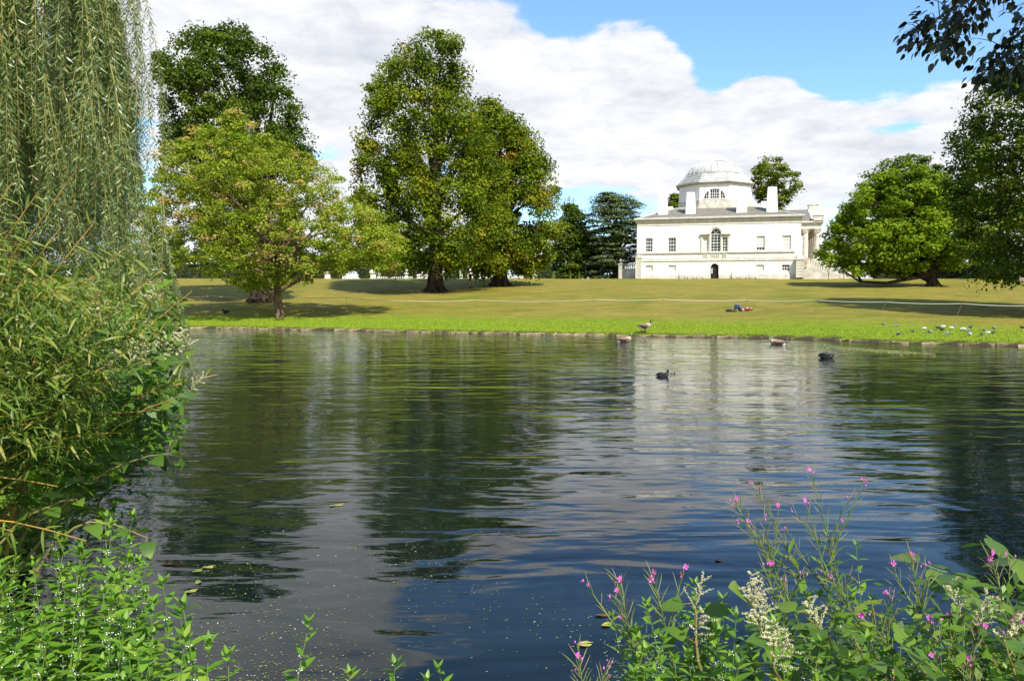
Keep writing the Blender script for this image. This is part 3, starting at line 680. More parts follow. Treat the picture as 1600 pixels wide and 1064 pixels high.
def tree(name, label, cat, base, prof_px, n_clump, per, rc, size, stops, seed, trunk_px, nl=22, group=None, d=None, dy=.85, flat=.62, up=.55, asp=.6,
         bark=None, surf=.38, trans=.28, top_f=.82, under=.25, hang=0.0, lean=(0, 0), zlo=.25, jit=.16, cspread=.22, accent=None, wood=True, flare=1.3, roots=.7, shrink=.4, extra=()):
    rng = np.random.default_rng(seed)
    g = ground_at(*base) if d is None else Vector((at(base[0], base[1], d).x, d, gz(at(base[0], base[1], d).x, d)))
    s = g.y / FPX
    prof = []
    for py, xl, xr in prof_px:
        prof.append((at(800, py, g.y).z - g.z, at(xl, py, g.y).x - g.x, at(xr, py, g.y).x - g.x))
    P, R = crown_points(prof, n_clump, rc, rng, dy, surf, shrink)
    if extra:
        P = np.concatenate([P, [tuple(at(a, b, g.y + c) - g) for a, b, c, r in extra]]); R = np.concatenate([R, [e[3] for e in extra]]); n_clump = len(P)
    tc = np.clip(.42 + rng.normal(0, cspread, n_clump), 0, .88)
    if accent: tc[rng.uniform(size=n_clump) < accent] = 1.0
    V, F, T = clump_leaves(P, R, per, rng, size, flat, up, asp, tc, jit, under, hang)
    root = empty(name, g, 0, label, cat, group)
    H = max(p[0] for p in prof)
    if wood: mobj('trunk', wood_mesh('trunk', trunk_px * s / 2, H * top_f, P, rng, nl, bark or M_BARK, lean, flare, zlo, roots=roots), root)
    mobj('crown', np_mesh('crown', V, F, LM(stops, trans), T), root, kind='stuff')
    return root, g
LMC = {}
def LM(stops, trans=.28):
    k = (tuple(stops), trans)
    if k not in LMC: LMC[k] = leafmat('leaves', list(stops), trans=trans, rough=.6, spec=.12)
    return LMC[k]
LIME = ((0, (.032, .060, .005)), (.35, (.108, .160, .007)), (.65, (.175, .222, .010)), (.86, (.24, .245, .014)), (1, (.27, .17, .015)))
DARKG = ((0, (.026, .05, .005)), (.4, (.068, .112, .008)), (.75, (.11, .155, .012)), (1, (.14, .15, .018)))
PALE = ((0, (.10, .17, .010)), (.35, (.215, .28, .018)), (.6, (.295, .345, .034)), (.82, (.36, .38, .06)), (1, (.48, .33, .13)))
CATALPA = ((0, (.07, .12, .006)), (.4, (.165, .245, .010)), (.75, (.24, .32, .018)), (1, (.29, .32, .04)))
CEDAR = ((0, (.035, .062, .022)), (.45, (.095, .135, .045)), (.8, (.165, .195, .07)), (1, (.12, .13, .07)))
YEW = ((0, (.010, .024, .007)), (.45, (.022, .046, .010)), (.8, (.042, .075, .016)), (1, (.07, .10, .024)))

tree('lime_tree', 'tallest yellow-green lime tree with a pointed crown, the nearer of the two on the lawn', 'tree', (680, 456),
     [(53, 664, 690), (66, 634, 710), (90, 600, 732), (125, 570, 734), (165, 560, 746), (200, 562, 765), (235, 552, 790), (280, 546, 788), (330, 545, 800), (375, 556, 800), (400, 556, 798), (422, 604, 768)],
     360, 225, 1.45, .31, LIME, 11, 23, nl=34, extra=[(700, 345, -6, 1.5), (728, 362, -6, 1.6), (712, 392, -5, 1.4), (742, 398, -4, 1.4), (694, 402, -5, 1.3), (756, 372, -3, 1.5), (738, 330, -4, 1.6), (720, 300, -5, 1.5), (748, 290, -2, 1.6), (610, 405, -4, 1.4), (580, 380, -3, 1.4)], accent=.02, surf=.28, flat=.8, under=.6, up=.4)
tree('lime_tree', 'rounder lime tree with a leaning crown close behind the tallest one, nearest the villa', 'tree', (781, 447),
     [(163, 758, 778), (178, 728, 798), (205, 710, 818), (228, 705, 848), (255, 716, 864), (295, 716, 874), (345, 720, 880), (385, 722, 877), (404, 726, 866), (425, 744, 848)],
     300, 220, 1.45, .32, LIME, 12, 22, nl=28, accent=.015, surf=.28, flat=.8, under=.6, up=.4)
tree('broad_tree', 'tall dark green broadleaf tree standing behind the pale spreading tree, near the willow', 'tree', (406, 472),
     [(46, 338, 378), (58, 285, 405), (85, 250, 432), (120, 234, 455), (160, 240, 468), (205, 252, 486), (245, 262, 486), (290, 280, 470), (340, 300, 470), (385, 310, 470), (410, 340, 460)],
     340, 200, 1.25, .29, DARKG, 13, 26, nl=26, surf=.28, flat=.8, under=.6, up=.4)
_r = random.Random(4); PX = [(_r.uniform(500, 625), _r.uniform(318, 425), _r.uniform(-3, 2.5), _r.uniform(.45, .8)) for k in range(130)] + [(_r.uniform(205, 300), _r.uniform(290, 415), _r.uniform(-3, 2.5), _r.uniform(.45, .75)) for k in range(70)]
PX = [e for e in PX if e[1] > 300 + (e[0] - 500) * .42]
tree('spreading_tree', 'small pale green spreading tree with reddish leaf tips and slender trunk beside the water', 'tree', (438, 497),
     [(176, 348, 384), (198, 308, 412), (222, 286, 446), (245, 246, 490), (275, 212, 530), (310, 204, 572), (345, 214, 604), (375, 226, 632), (402, 250, 628), (420, 275, 585), (436, 340, 505), (450, 368, 448)],
     820, 110, .64, .18, PALE, 14, 13, nl=46, bark=M_BARK2, flat=.6, under=.5, surf=.5, accent=.07, trans=.34, lean=(-.9, .2), zlo=.12, top_f=.7, flare=1.3, cspread=.2, dy=.7, roots=0, shrink=.15, extra=PX)
# the twig of leaves hanging low at the left of the same tree's trunk belongs to its crown profile above
tree('cedar', 'layered blue-green cedar at the left end of the white villa', 'tree', (962, 437),
     [(301, 945, 962), (309, 926, 990), (318, 920, 1000), (334, 918, 1003), (352, 906, 1010), (372, 920, 1004), (396, 926, 1003), (420, 908, 1000), (434, 912, 985)],
     300, 150, 1.6, .40, CEDAR, 15, 12, nl=40, d=119, shrink=.1, flat=.16, up=1.3, asp=.35, surf=.55, trans=.12, under=.5, hang=.12, zlo=.2)
tree('evergreen_tree', 'dark bushy evergreen between the lime trees and the layered cedar', 'tree', (893, 437),
     [(322, 884, 898), (338, 872, 912), (362, 864, 925), (395, 860, 938), (425, 862, 940), (437, 866, 940)], 170, 140, 1.3, .40, DARKG, 16, 8, d=122, nl=8)
tree('broad_tree', 'broad tree with yellowing leaves rising behind the villa roof right of its dome', 'tree', (1208, 437),
     [(250, 1192, 1222), (258, 1174, 1240), (275, 1164, 1250), (295, 1172, 1252), (312, 1178, 1236), (325, 1184, 1228), (345, 1196, 1222), (390, 1200, 1218)], 130, 100, 1.2, .44, LIME, 17, 9, d=138, nl=14, accent=.08, dy=.95)
tree('broad_tree', 'little tree top showing behind the villa between the two left chimneys', 'tree', (1052, 437),
     [(304, 1046, 1060), (315, 1041, 1064), (332, 1043, 1062), (360, 1046, 1060)], 40, 90, .9, .42, LIME, 18, 5, d=140, nl=6)
CX = [(a, b, _r.uniform(-3, 1), _r.uniform(.6, 1.1)) for a, b in [(1284, 398), (1296, 380), (1292, 408), (1306, 356), (1320, 338), (1338, 318), (1352, 300), (1376, 284), (1398, 268), (1420, 258), (1440, 266), (1468, 276), (1500, 296), (1520, 310), (1538, 330), (1545, 360), (1540, 392), (1318, 412), (1350, 420), (1390, 424), (1425, 414), (1500, 416), (1530, 408), (1335, 424), (1365, 427), (1410, 428), (1375, 415), (1405, 418)]]
cata_, _g = tree('catalpa', 'low wide bright green tree with a forked trunk right of the villa', 'tree', (1458, 442),
     [(268, 1392, 1440), (280, 1352, 1478), (300, 1338, 1508), (325, 1312, 1520), (352, 1296, 1526), (378, 1280, 1530), (398, 1276, 1524), (412, 1290, 1512), (422, 1320, 1480)],
     380, 130, .95, .36, CATALPA, 19, 15, nl=36, flat=.65, under=.5, surf=.38, zlo=.1, top_f=.6, trans=.36, dy=.62, d=80, roots=.6, extra=CX, lean=(-1.2, 0), cspread=.2)
tree('broad_tree', 'darker tree whose uneven top rises behind the low bright green tree', 'tree', (1415, 437),
     [(245, 1428, 1446), (254, 1370, 1458), (268, 1356, 1468), (290, 1342, 1486), (330, 1335, 1490), (400, 1350, 1480)], 220, 130, 1.3, .40, DARKG, 20, 9, d=118, nl=14)
tree('holm_oak', 'very dark evergreen tree overhanging the lawn at the right edge of the picture', 'tree', (1690, 478),
     [(20, 1640, 1750), (70, 1590, 1810), (120, 1556, 1840), (150, 1528, 1850), (185, 1506, 1850), (230, 1502, 1850), (262, 1496, 1850), (300, 1506, 1850), (350, 1510, 1850), (385, 1522, 1840), (410, 1530, 1830), (436, 1540, 1820)],
     640, 150, .9, .22, DARKG, 21, 30, nl=30, d=46, surf=.38, flat=.75, under=.6, trans=.15, dy=1.05)
tree('broad_tree', 'mid green tree glimpsed between the low bright tree and the dark right-hand one', 'tree', (1560, 437),
     [(265, 1500, 1600), (290, 1480, 1640), (330, 1470, 1660), (380, 1480, 1660), (420, 1500, 1640)], 150, 110, 1.2, .42, CATALPA, 22, 10, d=100, nl=14)

# bare tree between lime and cedar
rng = np.random.default_rng(30); random.seed(30)
p = at(893, 437, 128); bt = MB()
bt.tube([(0, 0, 0), (.2, 0, 6), (.1, 0, 10)], [.3, .22, .15], 6)
def twig(a, dirv, l, r, dep):
    b = a + dirv * l; bt.tube([a, a.lerp(b, .5) + Vector((random.uniform(-.1, .1), 0, random.uniform(-.1, .1))), b], [r, r * .8, r * .55], 4)
    if dep:
        for k in range(3): twig(a.lerp(b, random.uniform(.5, 1)), (dirv + Vector((random.uniform(-.7, .7), random.uniform(-.7, .7), random.uniform(-.1, .5)))).normalized(), l * random.uniform(.6, .85), r * .55, dep - 1)
for k in range(5): twig(Vector((.1, 0, 8 + k * .5)), Vector((random.uniform(-.6, .6), random.uniform(-.6, .6), 1)).normalized(), 2.0, .10, 3)
r_ = empty('bare_tree', (p.x, 128, 4.5), 0, 'leafless tree top with thin grey twigs left of the cedar', 'tree'); bt.build('trunk', mat('grey twig bark', (.20, .17, .15), .9), r_)

# distant belt of trees and hedges closing the lawn
def belt(name, label, x0, x1, d, y_top, n, per, rc, size, stops, seed, cat='trees', lo=4.4, wob=26, kind='stuff', dd=6):
    rng = np.random.default_rng(seed); xs = rng.uniform(at(x0, 437, d).x, at(x1, 437, d).x, n); ys = d + rng.uniform(0, dd, n)
    ztop = at(800, y_top, d).z + wob * d / FPX * (np.sin(xs * .35 + seed) * .5 + np.sin(xs * .83 + 2 * seed) * .35 + rng.uniform(-.3, .1, n))
    zs = lo + (ztop - lo) * rng.uniform(0, 1, n) ** .8; R = rc * rng.uniform(.6, 1.2, n)
    V, F, T = clump_leaves(np.stack([xs, ys, zs - R * .5], -1), R, per, rng, size, .7, .5, .6, np.clip(.4 + rng.normal(0, .2, n), 0, .85))
    return tag(mobj(name, np_mesh(name, V, F, LM(stops, .2), T)), label, cat, kind=kind)
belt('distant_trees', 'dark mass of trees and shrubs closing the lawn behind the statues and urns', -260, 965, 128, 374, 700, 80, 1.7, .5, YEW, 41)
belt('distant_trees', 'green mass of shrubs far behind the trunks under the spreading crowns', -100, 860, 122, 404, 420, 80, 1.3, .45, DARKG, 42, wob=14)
belt('distant_trees', 'green trees far behind the hedge at the right of the picture', 1340, 2050, 132, 330, 420, 75, 1.8, .5, DARKG, 43, wob=40)
# clipped hedge behind the low bright tree
def hedge(label, x0, x1, d, h, th, n, seed, stops):
    rng = np.random.default_rng(seed); a, b = at(x0, 437, d).x, at(x1, 437, d).x
    face = rng.uniform(size=n); x = rng.uniform(a, b, n); y = np.where(face < .6, d, np.where(face < .9, rng.uniform(d, d + th, n), d + th)) + rng.normal(0, .07, n)
    z = np.where((face >= .6) & (face < .9), h, rng.uniform(-.2, 1, n) * h) + rng.normal(0, .06, n)
    nn = norm(np.where((face < .6)[:, None], [0, -1, .3], [0, 0, 1.0]) + rng.normal(size=(n, 3)) * .5)
    V, F = rhombs(np.stack([x - (a + b) / 2, y - d, z], -1), nn, rng.uniform(.2, .36, n), rng.uniform(.14, .22, n), rng)
    o = empty('hedge', ((a + b) / 2, d, 4.45), 0, label, 'hedge'); mobj('foliage', np_mesh('foliage', V, F, LM(stops, .15), np.repeat(rng.uniform(0, .9, n), 4)), o, kind='stuff')
    mb = MB(); mb.box(a - (a + b) / 2, .08, -.6, b - (a + b) / 2, th - .08, h - .08); mb.build('branches', M_BARK, o)
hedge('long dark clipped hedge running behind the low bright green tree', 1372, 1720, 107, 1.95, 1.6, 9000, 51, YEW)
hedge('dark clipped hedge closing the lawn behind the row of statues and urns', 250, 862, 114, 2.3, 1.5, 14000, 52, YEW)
# small columnar conifers in front of the dark evergreen
for k, (px, w, top) in enumerate(((864, 5, 424), (891, 4, 423), (905, 4, 424))):
    rng = np.random.default_rng(60 + k); d = 109; p = at(px, 437, d); h = at(px, top, d).z - 4.4; n = 500
    z = rng.uniform(0, 1, n) ** .8; q = rng.uniform(0, 6.28, n); r = w * d / FPX * .5 * (1 - z) ** .6
    nn = np.stack([np.cos(q), np.sin(q), np.full(n, .4)], -1)
    V, F = rhombs(np.stack([r * np.cos(q), r * np.sin(q), z * h], -1), norm(nn), .2, .12, rng)
    o = empty('columnar_conifer', (p.x, d, 4.4), 0, ('slim little conifer nearest the lime trees on the lawn edge', 'slim little conifer left of its twin in front of the dark evergreen', 'slim little conifer nearest the cedar on the lawn edge')[k], 'conifer', 'slim conifers on the lawn edge')
    mobj('foliage', np_mesh('foliage', V, F, LM(LIME, .2), np.repeat(rng.uniform(0, .6, n), 4)), o, kind='stuff')
    mb = MB(); mb.tube([(0, 0, -.1), (0, 0, h * .8)], [.05, .02], 5); mb.build('trunk', M_BARK, o)
# low ground-sweeping limbs and second stem of the low bright tree
for pts, r in (([(0, 0, 1.2), (-2.4, -.3, .75), (-5.0, -.4, .3), (-7.6, -.2, .45), (-9.2, 0, 1.5)], .22), ([(-.2, .2, 1.5), (-2.0, .8, 1.5), (-4.2, 1.0, 1.2), (-6.2, 1.0, 2.2)], .18), ([(-7.4, -.2, .4), (-8.2, -.3, 1.6), (-8.4, -.2, 3.2)], .14), ([(.1, 0, 1.4), (1.6, .2, 2.4), (3.4, .3, 3.6)], .2)):
    mb = MB(); mb.tube(pts, [r * (1 - .6 * k / (len(pts) - 1)) for k in range(len(pts))], 7); mb.build('low_limb', M_BARK, cata_)
# ------------------------------------------------------------------ statues, urns and piers along the top of the lawn
M_STAT = mat('white weathered stone', (.70, .67, .60), .85, (.46, .43, .36), 3.0, .2)
M_GREYST = mat('cool white stone', (.66, .69, .70), .8, (.5, .53, .54), 2.0, .2)
SD = 106.0; SCL = SD / FPX; SZ = 4.42
def spot_(px): return (at(px, 437, SD).x, SD, SZ)
def pedestal(mb, w, h):
    mb.box(-w / 2 - .12, -w / 2 - .12, -.5, w / 2 + .12, w / 2 + .12, .16); mb.box(-w / 2, -w / 2, .163, w / 2, w / 2, h - .14, .03, .03); mb.box(-w / 2 - .12, -w / 2 - .12, h - .137, w / 2 + .12, w / 2 + .12, h)
def gate_pier(px, label, h=1.25):
    o = empty('stone_pier', spot_(px), .2, label, 'stone pier', 'stone piers and monuments along the top of the lawn')
    mb = MB(); pedestal(mb, .74, h - .25); mb.build('shaft', M_STAT, o)
    mb = MB(); mb.box(-.5, -.5, h - .247, .5, .5, h - .15); mb.box(-.46, -.46, h - .147, .46, .46, h + .18, .36, .36); mb.lathe([(.08, 0), (.13, .06), (.05, .16)], 8, (0, 0, h + .18)); mb.build('cap', M_STAT, o)
def urn_on(px, label, ph, w=.55, us=1.0):
    o = empty('urn_pedestal', spot_(px), .1, label, 'urn', 'urns on pedestals along the top of the lawn')
    mb = MB(); pedestal(mb, w, ph); mb.build('pedestal', M_STAT, o)
    mb = MB(); s = us; mb.lathe([(.22 * s, 0), (.2 * s, .06 * s), (.08 * s, .16 * s), (.12 * s, .22 * s), (.32 * s, .42 * s), (.36 * s, .6 * s), (.30 * s, .64 * s), (.40 * s, .70 * s), (.40 * s, .74 * s), (.2 * s, .84 * s), (.06 * s, .95 * s), (.03 * s, 1.02 * s)], 14, (0, 0, ph)); mb.build('urn', M_STAT, o, smooth=False)
def herm(px, label, h=1.85):
    o = empty('herm_statue', spot_(px), 0, label, 'statue', 'herm statues along the top of the lawn')
    mb = MB(); mb.box(-.26, -.26, -.5, .26, .26, .12); mb.box(-.17, -.15, .123, .17, .15, h * .66, -.03, -.02); mb.build('shaft', M_STAT, o)
    mb = MB(); z = h * .66; mb.lathe([(.2, 0), (.27, .1), (.26, .2), (.1, .28), (.085, .33)], 10, (0, 0, z)); mb.lathe([(.04, 0), (.1, .06), (.12, .16), (.11, .24), (.05, .30)], 10, (0, -.01, z + .32)); mb.tube([(0, -.11, z + .47), (0, -.15, z + .44)], [.025, .02], 5); mb.build('bust', M_STAT, o)
gate_pier(512, 'white stone pier with a pointed cap, leftmost along the top of the lawn', 1.3)
gate_pier(583, 'white stone pier with a pointed cap just right of the big stepped tomb', 1.25)
o = empty('stone_monument', spot_(551), .05, 'large stepped white stone monument between the two pointed piers', 'monument')
mb = MB(); mb.box(-.95, -.5, -.5, .95, .5, .25); mb.box(-.78, -.42, .253, .72, .42, .75); mb.box(-.62, -.38, .753, .55, .38, 1.02); mb.box(-.5, -.34, 1.023, .4, .34, 1.3, .1, .05); mb.build('steps', M_GREYST, o)
mb = MB(); mb.lathe([(.1, 0), (.14, .08), (.06, .2)], 8, (.32, 0, 1.02 + .28)); mb.build('finial', M_GREYST, o)
o = empty('stone_monument', spot_(541.5), 0, 'narrow white stone slab at the left side of the stepped monument', 'monument')
mb = MB(); mb.box(-.22, -.3, -.5, .22, .3, 1.22); mb.box(-.62, -.3, -.5, -.223, .3, .45, .12, .05); mb.box(-.5, -.2, .453, -.23, .2, .85, .06, .05); mb.build('slab', M_GREYST, o)
urn_on(592.5, 'smallest pale urn just right of the second pointed pier', .35, .34, .62)
urn_on(635, 'pale urn on a slim pedestal in the gap left of the nearer lime trunk', .85, .42, .62)
o = empty('sphinx_statue', spot_(656), .1, 'low white reclining sphinx statue left of the nearer lime trunk', 'statue')
mb = MB(); mb.box(-.5, -.24, -.5, .5, .24, .34); mb.build('plinth', M_STAT, o)
mb = MB(); mb.tube([(-.4, 0, .48), (-.2, 0, .55), (.1, 0, .58), (.25, 0, .68), (.3, 0, .82), (.33, 0, .95)], [.14, .19, .17, .13, .09, .02], 8); mb.tube([(.15, -.12, .42), (.45, -.12, .39)], [.07, .05], 6); mb.tube([(.15, .12, .42), (.45, .12, .39)], [.07, .05], 6); mb.lathe([(.05, 0), (.11, .06), (.1, .15), (.03, .21)], 8, (.34, 0, .86)); mb.build('sphinx', M_STAT, o)
gate_pier(668, 'small white stone pier half hidden by the nearer lime trunk', .8)
herm(692, 'slim white herm statue just right of the nearer lime trunk', 1.95)
herm(720.5, 'slim white herm statue left of the walking person', 1.85)
urn_on(734.5, 'tallest white urn on a pedestal, directly behind the walking person', 1.25, .72, 1.0)
urn_on(752, 'white urn on a squat pedestal between the walking person and the farther lime trunk', .72, .66, .72)
urn_on(813.5, 'broad white urn on a pedestal just right of the farther lime trunk', .78, .70, .86)
urn_on(835, 'white urn on a pedestal, rightmost of the row', .62, .52, .84)
for k, px in enumerate((759, 764, 769.5)):
    o = empty('boundary_stone', spot_(px), 0, ('left one', 'middle one', 'right one')[k] + ' of three low white boundary stones left of the farther lime trunk', 'stone', 'low white boundary stones')
    mb = MB(); mb.lathe([(.2, -.4), (.2, .28), (.16, .4), (.05, .46)], 10); mb.build('stone', M_STAT, o)
o = empty('glasshouse', (at(798, 437, 112).x, 112, 4.4), 0, 'far-off pale bluish glazed garden house behind the farther lime trunk', 'glasshouse')
mb = MB()
for k in range(9): mb.box(-1.3 + k * .32, -.03, -.2, -1.25 + k * .32, .03, 1.0)
mb.box(-1.35, -.05, 1.003, 1.36, .05, 1.08); mb.tube([(-1.3, 0, 1.05), (0, .4, 1.5), (1.3, 0, 1.05)], .04, 4); mb.build('frame', M_GREYST, o)
mb = MB(); mb.box(-1.29, .04, -.2, 1.29, .06, 1.0); mb.add([(-1.29, .05, 1.08), (1.29, .05, 1.08), (1.0, .6, 1.5), (-1.0, .6, 1.5)], [(0, 1, 2, 3)]); mb.build('pane', mat('pale bluish glazing', (.45, .55, .58), .15), o)  # panes in one even pale blue-grey
# low white paling fence
o = empty('paling_fence', (at(615, 437, 110).x, 110, 4.4), 0, 'low greyish white paling fence between the pointed pier and the slim pedestal urn', 'fence')
a, b = at(590, 437, 110).x - o.location.x, at(645, 437, 110).x - o.location.x
pl = MB(); pl.box(-.05, -.012, -.2, .05, .012, .52); pl.add([(-.05, -.012, .523), (.05, -.012, .523), (0, -.012, .58), (-.05, .012, .523), (.05, .012, .523), (0, .012, .58)], [(0, 1, 2), (5, 4, 3)]); PL = pl.mesh('paling', M_GREYST)
x = a
while x < b: q = mobj('paling', PL, o); q.location = (x, 0, 0); x += .27
for z in (.12, .38): mb = MB(); mb.box(a, .014, z, b, .05, z + .06); mb.build('rail', M_GREYST, o)

# benches before the villa and at the far right
M_BENCH = mat('dark green bench paint', (.02, .035, .025), .6)
M_BENCHW = mat('bleached bench wood', (.36, .33, .30), .8, (.25, .22, .2), 8)
def bench(loc, rz, w, m, label, name='park_bench', h=.45, back=True):
    o = empty(name, loc, rz, label, 'bench', 'benches on the lawn')
    for k in range(4): mb = MB(); mb.box(-w / 2, -.26 + .12 * k, h - .04, w / 2, -.16 + .12 * k, h); mb.build('seat_slat', m, o)
    for k in range(3 if back else 0): mb = MB(); mb.box(-w / 2, .22, h + .12 + .13 * k, w / 2, .25, h + .21 + .13 * k); mb.build('back_slat', m, o)
    for s in (-1, 1):
        for y in (-.22, .2): mb = MB(); x = s * (w / 2 - .08); mb.box(x - .04, y - .04, -.12, x + .04, y + .04, h - .043 if y < 0 or not back else h + .5); mb.build('leg', m, o)
        if not back: continue
        mb = MB(); x = s * (w / 2 - .08); mb.box(x - .045, -.25, h + .2, x + .045, .155, h + .25); mb.build('armrest', m, o)
def vl(u, v): return HC + U_ * u + V_ * v
for i, u in enumerate((-4.55, -3.45, -2.35, 1.95, 3.05, 4.2)):
    q = vl(u, -1.6); lab = 'dark low bench before the villa wall, ' + ('leftmost of the three left of the doorway', 'middle one of the three left of the doorway', 'nearest the doorway on its left', 'nearest the doorway on its right', 'middle one of the three right of the doorway', 'rightmost of the three right of the doorway')[i]
    bench((q.x, q.y, gz(q.x, q.y) - .05), -HR, .95, M_BENCH, lab, h=.26, back=False)
for i, u in enumerate((-4.95, 1.62)):
    q = vl(u, -1.2); o = empty('bollard', (q.x, q.y, gz(q.x, q.y)), 0, ('thin dark post left of the left-hand benches before the villa', 'thin dark post between the villa doorway and the right-hand benches')[i], 'post', 'thin dark posts before the villa')
    mb = MB(); mb.lathe([(.05, -.3), (.05, .62), (.07, .64), (.06, .72), (.01, .76)], 8); mb.build('post', M_BENCH, o)
q = at(1592, 437, 84); bench((q.x, 84, gz(q.x, 84)), 0, 2.4, M_BENCHW, 'long grey wooden bench at the right edge of the lawn before the hedge')

# ------------------------------------------------------------------ rope barrier across the lawn
M_POST = mat('thin rusty steel pin', (.20, .14, .08), .7); M_ROPE = mat('white barrier rope', (.60, .58, .48), .8)
POSTS = [((250, 492), (252, 464)), ((330, 490), (330, 463)), ((446, 488), (447, 464)), ((545, 487), (540, 465)), ((636, 491), (634, 470)), ((741, 491), (743, 469)), ((928, 497), (928, 468)), ((1031, 499), (1037, 468)),
         ((1159, 500), (1167, 469)), ((1270, 501), (1277, 469)), ((1369, 502), (1384, 472)), ((1490, 503), (1503, 474.5)), ((1610, 505), (1622, 478)), ((1720, 507), (1725, 482))]
tops = []
wh = ['leftmost', 'second from the left', 'behind the slender trunk', 'left of the nearer lime shadow', 'below the left part of the lime shadow', 'below the walking person', 'above the standing goose, left one', 'above the standing goose, right one, tilted', 'beside the lying person', 'right of the lying person', 'at the left of the long right-hand shadow', 'tilted, above the pigeons', 'at the right edge of the lawn', 'beyond the right edge of the lawn']
for i, ((bx, by), (tx, ty)) in enumerate(POSTS):
    g = ground_at(bx, by, 36, 90); t = at(tx, ty, g.y)
    o = empty('rope_post', g, 0, 'thin dark pin holding the white rope, ' + wh[i], 'post', 'thin pins of the rope barrier')
    mb = MB(); mb.tube([(0, 0, -.1), (t.x - g.x, 0, t.z - g.z)], .010, 5); mb.build('pin', M_POST, o)
    mb = MB(); mb.tube([(t.x - g.x, 0, t.z - g.z - .02), (t.x - g.x, 0, t.z - g.z + .05)], .028, 5); mb.build('hook', M_POST, o); tops.append(t)
mb = MB(); pts = []
for a, b in zip(tops[:-1], tops[1:]):
    for k in range(8): u = k / 8; p = a.lerp(b, u); p.z -= .55 * u * (1 - u) * min(1, (b - a).length / 9) * .9; pts.append(p)
pts.append(tops[-1]); c0 = pts[0].copy()
mb.tube([p - c0 for p in pts], .014, 5); o = mb.build('barrier_rope', M_ROPE); o.location = c0; tag(o, 'white rope sagging from pin to pin across the whole lawn', 'rope')
# ------------------------------------------------------------------ people
def skin(name, V, E, R, m, parent, sub=1, root=0):
    me = bpy.data.meshes.new(name); me.from_pydata(V, E, []); o = bpy.data.objects.new(name, me); COL.objects.link(o)
    md = o.modifiers.new('skin', 'SKIN'); md.use_smooth_shade = True
    for i, r in enumerate(R):
        sv = me.skin_vertices[0].data[i]; sv.radius = (r, r) if isinstance(r, (int, float)) else r; sv.use_root = (i == root)
    s = o.modifiers.new('sub', 'SUBSURF'); s.levels = s.render_levels = sub
    dg = bpy.context.evaluated_depsgraph_get(); out = bpy.data.meshes.new_from_object(o.evaluated_get(dg))
    bpy.data.objects.remove(o); bpy.data.meshes.remove(me); out.name = name
    out.materials.clear(); out.materials.append(m); out.polygons.foreach_set('use_smooth', np.ones(len(out.polygons), bool)); out.update()
    return mobj(name, out, parent)
M_SKIN = mat('skin', (.50, .30, .21), .55); M_HAIR = mat('dark brown hair', (.03, .02, .014), .6); M_JEAN = mat('blue denim', (.03, .05, .13), .85, (.05, .08, .18), 20)
M_RED = mat('maroon red cloth', (.32, .03, .05), .85, (.22, .02, .035), 12); M_BLACK = mat('black cloth', (.012, .012, .014), .8); M_HIVIS = mat('high visibility yellow-green cloth', (.50, .85, .04), .7)
M_SHOE = mat('dark shoe leather', (.03, .028, .03), .6); M_PALEC = mat('pale cloth', (.7, .68, .66), .7); M_EYE = mat('eye', (.02, .015, .012), .2)
def hand(p, d, n, parent):
    """palm with four unequal bent fingers and a side thumb; p wrist, d along fingers, n palm normal"""
    p, d, n = Vector(p), Vector(d).normalized(), Vector(n).normalized(); s = d.cross(n).normalized(); mb = MB()
    mb.tube([p, p + d * .04, p + d * .09], [.024, .036, .034], 6)
    for k, l in enumerate((.062, .074, .07, .054)):
        b = p + d * .085 + s * (.027 - .018 * k); mb.tube([b, b + d * l * .5 + n * .006, b + d * l * .8 + n * .026, b + d * l * .86 + n * .044], [.0092, .009, .008, .006], 5)
    b = p + d * .03 + s * .03; mb.tube([b, b + s * .028 + d * .022, b + s * .034 + d * .05 + n * .012], [.012, .0105, .007], 5)
    mb.build('hand', M_SKIN, parent, smooth=True)
def face(c, fwd, up, parent):
    c, fwd, up = Vector(c), Vector(fwd).normalized(), Vector(up).normalized(); s = fwd.cross(up).normalized()
    mb = MB(); mb.tube([c + fwd * .088 + up * .012, c + fwd * .115 - up * .02, c + fwd * .09 - up * .03], [.010, .016, .010], 5)
    for k in (-1, 1): mb.tube([c + s * k * .083 + up * .02, c + s * k * .097, c + s * k * .083 - up * .03], [.012, .02, .010], 5)
    mb.build('nose_and_ears', M_SKIN, parent, smooth=True)
    for k in (-1, 1): mb = MB(); mb.lathe([(.003, -.011), (.011, -.005), (.011, .005), (.003, .011)], 6, c + fwd * .088 + s * k * .034 + up * .012); mb.build('eye', M_EYE, parent)
    mb = MB(); mb.tube([c + fwd * .092 - up * .052 - s * .022, c + fwd * .098 - up * .054, c + fwd * .092 - up * .052 + s * .022], [.004, .007, .004], 5); mb.build('mouth', mat('lips', (.4, .16, .14), .5), parent)

